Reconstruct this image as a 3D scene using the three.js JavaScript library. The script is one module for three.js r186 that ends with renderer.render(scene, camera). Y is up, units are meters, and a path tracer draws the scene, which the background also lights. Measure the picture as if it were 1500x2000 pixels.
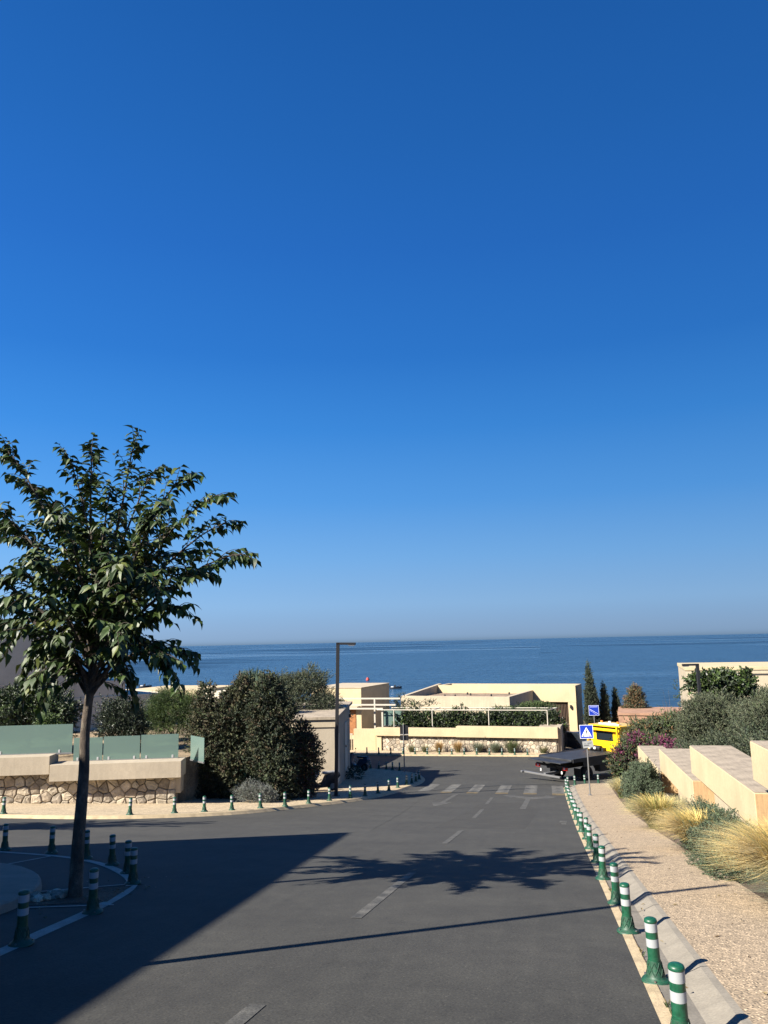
import * as THREE from 'three';
import { mergeGeometries, toCreasedNormals } from 'three/addons/utils/BufferGeometryUtils.js';
import { RoundedBoxGeometry } from 'three/addons/geometries/RoundedBoxGeometry.js';

// ---------------------------------------------------------------- camera, sky, sun, exposure
// world frame: x to the right of the road axis, y up, the road runs along -z ("S" = -z); eye 1.75 m above the road
const scene = new THREE.Scene();
const D2R = Math.PI / 180;
const camera = new THREE.PerspectiveCamera(67.3, 0.75, 0.05, 60000);
camera.position.set(2.32, 1.75, 0);
camera.rotation.set(9.55 * D2R, 11.2 * D2R, -1.25 * D2R, 'YXZ');
const renderer = new THREE.WebGLRenderer({ antialias: true });
renderer.toneMapping = THREE.LinearToneMapping;
renderer.toneMappingExposure = 2.9;
renderer.shadowMap.enabled = true;

const SUN_AZ = 43 * D2R, SUN_EL = 36.2 * D2R;
const sunDir = new THREE.Vector3(-Math.cos(SUN_AZ) * Math.cos(SUN_EL), Math.sin(SUN_EL), Math.sin(SUN_AZ) * Math.cos(SUN_EL));
const sun = new THREE.DirectionalLight(new THREE.Color().setRGB(1, 0.93, 0.82), 5);
sun.position.copy(sunDir).multiplyScalar(120).add(new THREE.Vector3(0, -4, -35));
sun.target.position.set(0, -4, -35);
sun.castShadow = true; sun.shadow.mapSize.set(4096, 4096);
Object.assign(sun.shadow.camera, { left: -75, right: 75, top: 75, bottom: -75, near: 1, far: 260 });
scene.add(sun, sun.target);

{ // clear sky: colour by height above the horizon, a little brighter toward the sun
  const w = 512, h = 512, data = new Float32Array(w * h * 4);
  const stops = [[-90, 0.0473, 0.0760, 0.1131], [-1, 0.0473, 0.0760, 0.1131], [0, 0.0942, 0.1433, 0.2142], [0.8, 0.1003, 0.1569, 0.2390], [2.7, 0.1003, 0.1799, 0.2877], [6.1, 0.0672, 0.1590, 0.2992], [10.3, 0.0345, 0.1233, 0.2877], [15.6, 0.0168, 0.0898, 0.2520], [20.9, 0.0097, 0.0648, 0.2118], [28.3, 0.0069, 0.0493, 0.1777], [35.2, 0.0054, 0.0415, 0.1490], [43.2, 0.0041, 0.0337, 0.1250], [60, 0.0030, 0.0240, 0.0913], [90, 0.0024, 0.0184, 0.0722]];
  const d = new THREE.Vector3();
  for (let j = 0; j < h; j++) {
    const el = ((j + .5) / h - .5) * 180;
    let k = 0; while (k < stops.length - 2 && el > stops[k + 1][0]) k++;
    const a = stops[k], b = stops[k + 1], t = Math.min(1, Math.max(0, (el - a[0]) / (b[0] - a[0])));
    for (let i = 0; i < w; i++) {
      const az = ((i + .5) / w - .5) * 2 * Math.PI, ce = Math.cos(el * D2R);
      d.set(Math.cos(az) * ce, Math.sin(el * D2R), Math.sin(az) * ce);
      const c = d.dot(sunDir), m = .77 + .8 * Math.pow((1 + c) / 2, 1.3), o = (j * w + i) * 4;
      for (let q = 0; q < 3; q++) data[o + q] = (a[q + 1] + (b[q + 1] - a[q + 1]) * t) * m * .96;
      data[o + 3] = 1;
    }
  }
  const sky = new THREE.DataTexture(data, w, h, THREE.RGBAFormat, THREE.FloatType);
  sky.mapping = THREE.EquirectangularReflectionMapping; sky.magFilter = sky.minFilter = THREE.LinearFilter;
  sky.wrapS = THREE.RepeatWrapping; sky.colorSpace = THREE.LinearSRGBColorSpace; sky.needsUpdate = true;
  scene.background = sky; scene.environment = sky;
}

// ---------------------------------------------------------------- helpers
function rng(seed) { let a = seed >>> 0; return () => { a = (a + 0x6D2B79F5) | 0; let t = Math.imul(a ^ (a >>> 15), 1 | a); t = (t + Math.imul(t ^ (t >>> 7), 61 | t)) ^ t; return ((t ^ (t >>> 14)) >>> 0) / 4294967296; }; }
const lin = (r, g, b) => new THREE.Color().setRGB(r, g, b);
const V = (x, y, z) => new THREE.Vector3(x, y, z);
const mix = (a, b, t) => a + (b - a) * t, clamp = (x, a, b) => Math.min(b, Math.max(a, x)), smooth = (a, b, x) => { const t = clamp((x - a) / (b - a), 0, 1); return t * t * (3 - 2 * t); };
function G(s) {                                    // height of the road along its axis: a hill that flattens toward the sea
  if (s < 20) return -.152 * s;
  const k = .102 / 38;
  if (s < 58) { const t = s - 20; return -3.04 - .152 * t + k * t * t / 2; }
  if (s < 68) return -6.878 - .05 * (s - 58);
  return -7.378 - .1 * (s - 68);
}
const taken = {};
const numbered = n => { const k = taken[n] = (taken[n] ?? -1) + 1; return k ? n + '_' + String(k).padStart(3, '0') : n; };
function thing(name, label, category, pos, turn = 0, group) {
  const o = new THREE.Group(); o.name = numbered(name); o.position.set(pos[0], pos[1], pos[2]); o.rotation.y = turn;
  o.userData = { label, category }; if (group) o.userData.group = group; scene.add(o); return o;
}
function shadow(m) { m.castShadow = m.receiveShadow = true; return m; }
function part(parent, name, geo, mat, label) {
  const m = shadow(new THREE.Mesh(Array.isArray(geo) ? join(geo) : geo, mat)); m.name = name; if (label) m.userData.label = label; parent.add(m); return m;
}
function struct(name, geo, mat, kind = 'structure') {
  const m = shadow(new THREE.Mesh(Array.isArray(geo) ? join(geo) : geo, mat)); m.name = numbered(name); m.userData.kind = kind; scene.add(m); return m;
}
function plain(g) {                                // non-indexed, position + normal + uv only
  const n = g.index ? g.toNonIndexed() : g;
  for (const k of Object.keys(n.attributes)) if (!['position', 'normal', 'uv', 'color'].includes(k)) n.deleteAttribute(k);
  if (!n.attributes.uv) n.setAttribute('uv', new THREE.Float32BufferAttribute(new Float32Array(n.attributes.position.count * 2), 2));
  return n;
}
const join = list => list.length === 1 ? list[0] : mergeGeometries(list.map(plain), false);
function metric(g) {                               // uv in metres from the face each triangle lies on
  g = plain(g); const p = g.attributes.position, uv = g.attributes.uv, a = V(), b = V(), c = V(), n = V();
  for (let i = 0; i < p.count; i += 3) {
    a.fromBufferAttribute(p, i); b.fromBufferAttribute(p, i + 1); c.fromBufferAttribute(p, i + 2);
    n.copy(b).sub(a).cross(c.clone().sub(a)); const x = Math.abs(n.x), y = Math.abs(n.y), z = Math.abs(n.z);
    [a, b, c].forEach((q, k) => uv.setXY(i + k, y >= x && y >= z ? q.x : x >= z ? q.z : q.x, y >= x && y >= z ? q.z : q.y));
  }
  return g;
}
function bx(w, h, d, x = 0, y = 0, z = 0, r = 0, rot) {   // box centred at x,y,z
  const g = r ? new RoundedBoxGeometry(w, h, d, 2, Math.min(r, w / 2.1, h / 2.1, d / 2.1)) : new THREE.BoxGeometry(w, h, d);
  const m = metric(g); if (rot) { m.rotateX(rot[0]); m.rotateY(rot[1]); m.rotateZ(rot[2]); } m.translate(x, y, z); return m;
}
function cyl(r1, r2, h, x = 0, y = 0, z = 0, seg = 16, rot) { const g = plain(new THREE.CylinderGeometry(r1, r2, h, seg)); if (rot) { g.rotateX(rot[0]); g.rotateY(rot[1]); g.rotateZ(rot[2]); } g.translate(x, y, z); return g; }
function tube(pts, r, seg = 12, rad = 7) { return plain(new THREE.TubeGeometry(new THREE.CatmullRomCurve3(pts.map(p => Array.isArray(p) ? V(...p) : p)), seg, r, rad)); }
function rod(a, b, r, rad = 8) { return tube([a, b], r, 1, rad); }
function taper(pts, r0, r1, seg, rad = 7, pw = 1) {        // tapered tube
  const c = new THREE.CatmullRomCurve3(pts), f = c.computeFrenetFrames(seg, false), P = [], N = [], I = [], U = [];
  for (let i = 0; i <= seg; i++) {
    const t = i / seg, q = c.getPointAt(t), r = mix(r0, r1, Math.pow(t, pw));
    for (let j = 0; j <= rad; j++) { const a = j / rad * Math.PI * 2, n = f.normals[i].clone().multiplyScalar(Math.cos(a)).addScaledVector(f.binormals[i], Math.sin(a)); P.push(q.x + n.x * r, q.y + n.y * r, q.z + n.z * r); N.push(n.x, n.y, n.z); U.push(j / rad * .4, t * 2); }
  }
  for (let i = 0; i < seg; i++) for (let j = 0; j < rad; j++) { const a = i * (rad + 1) + j, b = a + rad + 1; I.push(a, a + 1, b, b, a + 1, b + 1); }
  const g = new THREE.BufferGeometry(); g.setAttribute('position', new THREE.Float32BufferAttribute(P, 3)); g.setAttribute('normal', new THREE.Float32BufferAttribute(N, 3)); g.setAttribute('uv', new THREE.Float32BufferAttribute(U, 2)); g.setIndex(I); return plain(g);
}
function prism(poly, y0, y1) {                     // vertical prism over an [x, S] outline
  const sh = new THREE.Shape(poly.map(([x, s]) => new THREE.Vector2(x, s)));
  const g = new THREE.ExtrudeGeometry(sh, { depth: y1 - y0, bevelEnabled: false }); g.rotateX(-Math.PI / 2); g.translate(0, y0, 0);
  return metric(g);
}
// polygon [x, S] laid on the hill at height dy, cut into bands so that it follows the slope
function drape(poly, dy, hf = G) {
  const P = [], U = [], cut = (pts, s, keepAbove) => {
    const out = []; for (let i = 0; i < pts.length; i++) { const a = pts[i], b = pts[(i + 1) % pts.length], ia = keepAbove ? a[1] >= s : a[1] <= s, ib = keepAbove ? b[1] >= s : b[1] <= s; if (ia) out.push(a); if (ia !== ib) { const t = (s - a[1]) / (b[1] - a[1]); out.push([mix(a[0], b[0], t), s]); } } return out;
  };
  const lo = Math.min(...poly.map(p => p[1])), hi = Math.max(...poly.map(p => p[1]));
  const br = [lo]; for (let s = 20; s <= 140; s += 1) if (s > lo && s < hi) br.push(s); br.push(hi);
  for (let k = 0; k + 1 < br.length; k++) {
    let q = cut(cut(poly, br[k], true), br[k + 1], false);
    q = q.filter((p, i) => { const n = q[(i + 1) % q.length]; return Math.hypot(p[0] - n[0], p[1] - n[1]) > 1e-6; }); if (q.length < 3) continue;
    const tri = THREE.ShapeUtils.triangulateShape(q.map(p => new THREE.Vector2(p[0], p[1])), []);
    for (const t of tri) {
      let [a, b, c] = t.map(i => q[i]); if ((b[0] - a[0]) * (c[1] - a[1]) - (b[1] - a[1]) * (c[0] - a[0]) < 0) [b, c] = [c, b];
      for (const p of [a, b, c]) { P.push(p[0], hf(p[1]) + dy, -p[1]); U.push(p[0], p[1]); }
    }
  }
  const g = new THREE.BufferGeometry(); g.setAttribute('position', new THREE.Float32BufferAttribute(P, 3)); g.setAttribute('uv', new THREE.Float32BufferAttribute(U, 2)); g.computeVertexNormals(); return g;
}
// resample a path and offset it to its right-hand side
function resample(path, step) {
  const out = []; for (let i = 0; i + 1 < path.length; i++) { const a = path[i], b = path[i + 1], n = Math.max(1, Math.round(Math.hypot(b[0] - a[0], b[1] - a[1]) / step)); for (let k = 0; k < n; k++) out.push([mix(a[0], b[0], k / n), mix(a[1], b[1], k / n)]); } out.push(path[path.length - 1]); return out;
}
function offset(path, t) {
  return path.map((p, i) => { const a = path[Math.max(0, i - 1)], b = path[Math.min(path.length - 1, i + 1)], dx = b[0] - a[0], ds = b[1] - a[1], l = Math.hypot(dx, ds) || 1; return [p[0] + ds / l * t, p[1] - dx / l * t]; });
}
function sweep(path, prof) {                       // prof: [offset to the right, height above the hill]
  const rows = prof.map(([t, h]) => offset(path, t).map(p => V(p[0], G(p[1]) + h, -p[1]))), P = [], U = [];
  let along = 0;
  for (let i = 0; i + 1 < path.length; i++) {
    const l = Math.hypot(path[i + 1][0] - path[i][0], path[i + 1][1] - path[i][1]);
    let across = 0;
    for (let k = 0; k + 1 < prof.length; k++) {
      const a = rows[k][i], b = rows[k + 1][i], c = rows[k + 1][i + 1], d = rows[k][i + 1], w = Math.hypot(prof[k + 1][0] - prof[k][0], prof[k + 1][1] - prof[k][1]);
      for (const q of [a, b, c, a, c, d]) P.push(q.x, q.y, q.z);
      U.push(across, along, across + w, along, across + w, along + l, across, along, across + w, along + l, across, along + l); across += w;
    }
    along += l;
  }
  const g = new THREE.BufferGeometry(); g.setAttribute('position', new THREE.Float32BufferAttribute(P, 3)); g.setAttribute('uv', new THREE.Float32BufferAttribute(U, 2)); g.computeVertexNormals(); return g;
}
// smooth line through points
const curve = (pts, n) => new THREE.CatmullRomCurve3(pts.map(p => V(p[0], 0, p[1])), false, 'centripetal').getSpacedPoints(n).map(v => [v.x, v.z]);

// ---------------------------------------------------------------- procedural textures
function noise2(seed, per) {                       // tileable value noise with period per
  const r = rng(seed), t = new Float32Array(per * per).map(() => r());
  return (x, y) => { const xi = Math.floor(x), yi = Math.floor(y), fx = x - xi, fy = y - yi, u = fx * fx * (3 - 2 * fx), v = fy * fy * (3 - 2 * fy), m = q => ((q % per) + per) % per, a = t[m(yi) * per + m(xi)], b = t[m(yi) * per + m(xi + 1)], c = t[m(yi + 1) * per + m(xi)], d = t[m(yi + 1) * per + m(xi + 1)]; return mix(mix(a, b, u), mix(c, d, u), v); };
}
const toS = x => { x = clamp(x, 0, 1); return 255 * (x <= .0031308 ? 12.92 * x : 1.055 * Math.pow(x, 1 / 2.4) - .055); };
function texture(n, metres, fn, srgb = true) {     // fn(u, v in 0..1) -> [r, g, b] linear
  const d = new Uint8Array(n * n * 4);
  for (let j = 0; j < n; j++) for (let i = 0; i < n; i++) { const c = fn(i / n, j / n), o = (j * n + i) * 4; for (let k = 0; k < 3; k++) d[o + k] = srgb ? toS(c[k]) : clamp(c[k], 0, 1) * 255; d[o + 3] = 255; }
  const t = new THREE.DataTexture(d, n, n); t.wrapS = t.wrapT = THREE.RepeatWrapping; t.magFilter = THREE.LinearFilter; t.minFilter = THREE.LinearMipmapLinearFilter; t.generateMipmaps = true; t.repeat.set(1 / metres, 1 / metres); if (srgb) t.colorSpace = THREE.SRGBColorSpace; t.needsUpdate = true; return t;
}
// mottled surface: base colour, fine grain strength, coarse patch strength
function surface({ base, grain = .15, patch = .1, fine = 128, n = 512, metres = 2, seed = 1, rough = .9, bump = .002, speck = 0, streak = 0, tint = null }) {
  const nf = noise2(seed, fine), nm = noise2(seed + 1, 32), nc = noise2(seed + 2, 6), nd = noise2(seed + 3, 14), rs = rng(seed + 9), ns = noise2(seed + 4, 64);
  const rnd = new Float32Array(n * n).map(() => rs());
  const f = (u, v) => {
    const g = (nf(u * fine, v * fine) - .5) * 2 * grain + (rnd[(Math.floor(v * n) * n + Math.floor(u * n)) % (n * n)] - .5) * grain * .9 + (nm(u * 32, v * 32) - .5) * grain * .8;
    const p = ((nc(u * 6, v * 6) - .5) * 1.3 + (nd(u * 14, v * 14) - .5) * .7) * 2 * patch + (streak ? (ns(u * 64, v * 4) - .5) * 2 * streak : 0);
    let k = (1 + g) * (1 + p), c = base.map(x => x * k);
    if (speck) { const q = nf(u * fine + .37, v * fine + .71); if (q > 1 - speck) c = c.map(x => x * 1.6); else if (q < speck) c = c.map(x => x * .5); }
    if (tint) { const q = smooth(.45, .8, nd(u * 14 + 3, v * 14 + 5)); c = c.map((x, i) => mix(x, tint[i] * k, q * .6)); }
    return c;
  };
  const m = new THREE.MeshStandardMaterial({ roughness: rough, map: texture(n, metres, f) });
  if (bump) { m.bumpMap = texture(n, metres, (u, v) => { const h = .5 + (nf(u * fine, v * fine) - .5) * .8 + (nm(u * 32, v * 32) - .5) * .3; return [h, h, h]; }, false); m.bumpScale = bump; }
  return m;
}
const flat = (r, g, b, rough = .7, metal = 0, more = {}) => new THREE.MeshPhysicalMaterial({ color: lin(r, g, b), roughness: rough, metalness: metal, ...more });

const M = {
  asphalt: surface({ base: [.0325, .0312, .0258], grain: .3, patch: .13, streak: .08, fine: 512, n: 1024, metres: 6, seed: 11, rough: .88, bump: .002, speck: .08 }),
  asphaltDark: surface({ base: [.028, .0268, .0222], grain: .3, patch: .12, fine: 256, n: 512, metres: 2.5, seed: 12, rough: .9, bump: .004, speck: .1 }),
  nearBlack: flat(.018, .018, .018, .6),
  roadPaint: surface({ base: [.068, .065, .056], grain: .35, patch: .3, fine: 128, metres: 1.5, seed: 13, rough: .8, tint: [.045, .044, .038] }),
  zebraPaint: surface({ base: [.094, .09, .077], grain: .3, patch: .3, fine: 128, metres: 1.5, seed: 14, rough: .8, tint: [.05, .049, .042] }),
  yellowPaint: surface({ base: [.12, .085, .032], grain: .3, patch: .25, fine: 128, metres: 1.5, seed: 15, rough: .8, tint: [.08, .07, .05] }),
  whiteEdge: surface({ base: [.3, .285, .25], grain: .15, patch: .12, metres: 1.5, seed: 16 }),
  creamEdge: surface({ base: [.37, .29, .175], grain: .18, patch: .14, metres: 1, seed: 17, streak: .08 }),
  gutter: surface({ base: [.16, .143, .115], grain: .12, patch: .12, metres: 2, seed: 18 }),
  kerb: surface({ base: [.2, .178, .142], grain: .1, patch: .1, metres: 2, seed: 19 }),
  aggregate: surface({ base: [.29, .222, .145], grain: .34, patch: .07, fine: 150, n: 1024, metres: 2, seed: 20, rough: .95, bump: .008, speck: .16 }),
  paleAggregate: surface({ base: [.35, .275, .175], grain: .4, patch: .08, fine: 110, n: 512, metres: 2, seed: 21, rough: .95, bump: .006, speck: .14 }),
  soil: surface({ base: [.09, .062, .04], grain: .5, patch: .25, metres: 2, seed: 22, rough: 1, bump: .02 }),
  dryEarth: surface({ base: [.2, .15, .09], grain: .35, patch: .3, metres: 4, seed: 23, rough: 1, bump: .02 }),
  cream: surface({ base: [.41, .33, .2], grain: .05, patch: .05, metres: 4, seed: 24, rough: .92, bump: .0015, streak: .035 }),
  creamPale: surface({ base: [.36, .3, .21], grain: .05, patch: .06, metres: 4, seed: 25, rough: .92, bump: .0015, streak: .05 }),
  coping: surface({ base: [.26, .215, .16], grain: .14, patch: .14, metres: 2, seed: 26, rough: .95, bump: .002, streak: .1 }),
  formwork: surface({ base: [.36, .235, .12], grain: .08, patch: .07, metres: 1.2, seed: 27, rough: .9, bump: .001, streak: .12 }),
  greyBeige: surface({ base: [.3, .255, .19], grain: .06, patch: .07, metres: 4, seed: 28, rough: .92, bump: .0015, streak: .05 }),
  greyWall: surface({ base: [.5, .435, .33], grain: .05, patch: .06, metres: 4, seed: 29, rough: .92, bump: .0015 }),
  roofGravel: surface({ base: [.2, .145, .1], grain: .45, patch: .2, metres: 3, seed: 30, rough: 1, bump: .02 }),
  terracotta: surface({ base: [.26, .15, .095], grain: .15, patch: .15, metres: 3, seed: 31 }),
  mortar: surface({ base: [.2, .165, .12], grain: .3, patch: .1, metres: 1, seed: 32, rough: 1 }),
  bark: surface({ base: [.085, .066, .05], grain: .3, patch: .3, metres: .5, seed: 34, rough: .95, bump: .01, tint: [.14, .12, .09] }),
  darkMetal: flat(.018, .018, .02, .5, .3), greyMetal: flat(.22, .22, .22, .45, .6), paleMetal: flat(.45, .45, .45, .4, .5), whitePaint: flat(.4, .365, .3, .5),
  green: surface({ base: [.005, .06, .029], grain: .12, patch: .22, metres: .6, n: 256, seed: 37, rough: .42, bump: 0, tint: [.012, .07, .04] }), greenDark: surface({ base: [.006, .05, .025], grain: .2, patch: .25, metres: .5, n: 256, seed: 38, rough: .55, bump: 0, tint: [.03, .06, .04] }), band: flat(.29, .305, .31, .4), bolt: flat(.25, .24, .22, .4, .8),
  glass: new THREE.MeshPhysicalMaterial({ color: lin(.3, .43, .385), roughness: .22, transmission: .7, thickness: 0, ior: 1.45 }),
  window: flat(.012, .016, .02, .08), windowClear: new THREE.MeshPhysicalMaterial({ color: lin(.5, .58, .58), roughness: .03, transmission: .85, thickness: 0 }), frame: flat(.03, .028, .026, .5), wood: surface({ base: [.24, .1, .035], grain: .2, patch: .15, metres: 1, seed: 35, streak: .2 }), slat: flat(.075, .045, .028, .7),
  rubber: flat(.012, .012, .012, .85), yellow: flat(.72, .43, .008, .35, 0, { clearcoat: .5 }), deck: surface({ base: [.02, .021, .023], grain: .25, patch: .3, metres: 2, seed: 36, rough: .55 }), black: flat(.01, .01, .011, .5), chassis: flat(.016, .015, .014, .7), redLens: flat(.55, .02, .015, .25), whitePlastic: flat(.6, .6, .58, .4), orangeLens: flat(.7, .2, .02, .3),
  stones: [[.33, .28, .21], [.38, .325, .25], [.27, .22, .16], [.3, .265, .21], [.4, .335, .245], [.23, .195, .15]].map((c, i) => surface({ base: c, grain: .2, patch: .22, metres: 1.2, n: 256, seed: 40 + i, rough: .95, bump: .012 })),
  blueSign: flat(.01, .03, .3, .4),
};
const leafMat = (tr = .25, rough = .55) => new THREE.MeshPhysicalMaterial({ color: 0xffffff, vertexColors: true, roughness: rough, transmission: tr, thickness: 0, side: THREE.DoubleSide });
const L = { dull: leafMat(.15, .85), leaf: leafMat(.2, .5), matte: leafMat(.2, .8), grass: leafMat(.3, .8) };

// ---------------------------------------------------------------- ground, road, pavements, sea
{ // terrain under everything, down to the shore
  const xs = [], ss = []; for (let x = -260; x <= 260; x += 10) xs.push(x); for (let s = -60; s < 20; s += 10) ss.push(s); for (let s = 20; s <= 70; s += 1) ss.push(s); for (let s = 75; s <= 175; s += 5) ss.push(s);
  const n = noise2(77, 64), hf = (x, s) => (s < 68 ? G(s) - .06 : G(68) - .06 - .03 * (s - 68) - (s > 92 ? .0019 * (s - 92) ** 2 : 0) + (s > 80 ? (n(x / 9, s / 9) - .5) * .5 : 0));
  const P = [], U = [], I = [];
  for (const s of ss) for (const x of xs) { P.push(x, hf(x, s), -s); U.push(x, s); }
  for (let j = 0; j + 1 < ss.length; j++) for (let i = 0; i + 1 < xs.length; i++) { const a = j * xs.length + i, b = a + xs.length; I.push(a, a + 1, b, a + 1, b + 1, b); }
  const g = new THREE.BufferGeometry(); g.setAttribute('position', new THREE.Float32BufferAttribute(P, 3)); g.setAttribute('uv', new THREE.Float32BufferAttribute(U, 2)); g.setIndex(I); g.computeVertexNormals();
  struct('terrain', g, M.dryEarth);
}
struct('road', drape([[-70, -22], [70, -22], [70, 61.1], [-70, 61.1]], 0), M.asphalt);
{ // sea: deep blue, rippled, glossier slicks drifting over it
  const na = noise2(91, 64), nb = noise2(92, 64), nc = noise2(93, 16), nd = noise2(94, 32);
  const ng = noise2(97, 128), ripple = texture(1024, 130, (u, v) => { const wx = .35 * nc(u * 12, v * 12), h = .5 + (na(u * 26 + wx, v * 64 + wx) - .5) * .5 + (ng(u * 52 + wx, v * 128) - .5) * .4 + (nc(u * 8, v * 16) - .5) * .3; return [h, h, h]; }, false);
  const ne = noise2(95, 8), nf = noise2(96, 8), slick = (u, v) => smooth(.56, .78, ne(u * 5 + .4 * nf(u * 8, v * 8), v * 8) * .75 + nd(u * 16, v * 32) * .3);
  const col = texture(512, 1400, (u, v) => { const w = 1 - .4 * slick(u, v) + (ng(u * 64, v * 128) - .5) * .3; return [.019 * w, .046 * w, .078 * w]; });
  const rgh = texture(512, 1400, (u, v) => { const r = clamp(.27 + .12 * slick(u, v) - .16 * smooth(.6, .78, nf(u * 3 + 2, v * 8 + 1) * .8 + nd(u * 8, v * 32 + 3) * .25), .05, 1); return [r, r, r]; }, false);
  const m = new THREE.MeshPhysicalMaterial({ color: 0xffffff, map: col, roughness: 1, roughnessMap: rgh, bumpMap: ripple, bumpScale: 1.3, ior: 1.33 });
  const R = 26000, P = [], U = [], I = [], rs = [60, 120, 200, 320, 500, 800, 1300, 2200, 4000, 8000, 15000, R], na2 = 48;
  for (const r of rs) for (let i = 0; i <= na2; i++) { const a = (i / na2 - .5) * 2.6; P.push(Math.sin(a) * r, -14.25, -Math.cos(a) * r); U.push(Math.sin(a) * r, Math.cos(a) * r); }
  for (let j = 0; j + 1 < rs.length; j++) for (let i = 0; i < na2; i++) { const a = j * (na2 + 1) + i, b = a + na2 + 1; I.push(a, a + 1, b, a + 1, b + 1, b); }
  const g = new THREE.BufferGeometry(); g.setAttribute('position', new THREE.Float32BufferAttribute(P, 3)); g.setAttribute('uv', new THREE.Float32BufferAttribute(U, 2)); g.setIndex(I); g.computeVertexNormals();
  struct('sea', g, m);
}
// right-hand kerb: cream edging, grey gutter, sloped kerb, gravel pavement; it turns the corner at the junction
const kerbR = resample([[3, -20], [3, 40.6], ...curve([[3, 40.8], [3.1, 41.7], [3.5, 42.6], [4.2, 43.2], [5.2, 43.5]], 8), [7, 43.7], [45, 44.2]], .5);
struct('road_edging', sweep(kerbR, [[0, .003], [.1, .008]]), M.creamEdge);
struct('gutter', sweep(kerbR, [[.1, .006], [.31, .002]]), M.gutter);
struct('kerb', sweep(kerbR, [[.31, .002], [.36, .022], [.5, .092], [.56, .1]]), M.kerb);
{
  const inner = offset(kerbR, .56).filter(p => p[0] < 5.3);
  struct('pavement', drape([...inner, [5.3, 42], [5.0, 30], [4.85, -20]], .1), M.aggregate);
  struct('planting_bed', drape([[4.85, -20], [5.0, 30], [5.3, 42.9], [9, 43.1], [9, -20]], .085), M.soil);
}
// joints across the concrete kerb
{ const js = []; for (let s = 1.4; s < 41; s += 3.05) for (const [t0, t1, h0, h1] of [[3.1, 3.31, .009, .005], [3.31, 3.36, .005, .025], [3.36, 3.5, .025, .095], [3.5, 3.56, .095, .1035]]) { const g = new THREE.BufferGeometry(), q = [[t0, h0, s], [t1, h1, s], [t1, h1, s + .008], [t0, h0, s], [t1, h1, s + .008], [t0, h0, s + .008]].flatMap(([x, h, z]) => [x, G(z) + h, -z]); g.setAttribute('position', new THREE.Float32BufferAttribute(q, 3)); g.computeVertexNormals(); js.push(g); }
  struct('kerb_joint', js, M.nearBlack, 'stuff'); }
// pavement island on the left with hedge, shed and lamp
const kerbL = [[-60, 20.2], [-30, 21.1], ...curve([[-18, 21.6], [-14.2, 21.9], [-11.8, 22.2], [-10.1, 22.9], [-8, 25.1], [-6.6, 28.9], [-5.4, 32.4], [-4.75, 36], [-4.5, 39.4], [-4.35, 42.5], [-4.6, 45.2], [-5.4, 47.7], [-6.8, 49.5], [-8.3, 50.5], [-10.2, 51.6], [-14, 52.8]], 60), [-60, 56]].reverse();
struct('road_edging', sweep(resample(kerbL, .6), [[0, .003], [.11, .1], [.34, .108]]), M.creamEdge);
struct('pavement', drape([...offset(kerbL, .34).reverse()], .105), M.paleAggregate);
// far pavement across the junction
struct('kerb', sweep(resample([[-62, 61], [62, 61]], 1).reverse(), [[0, .002], [.02, .11], [.3, .125]]), M.creamEdge);
struct('pavement', drape([[-62, 61.3], [62, 61.3], [62, 66], [-62, 66]], .12), M.paleAggregate);

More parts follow.
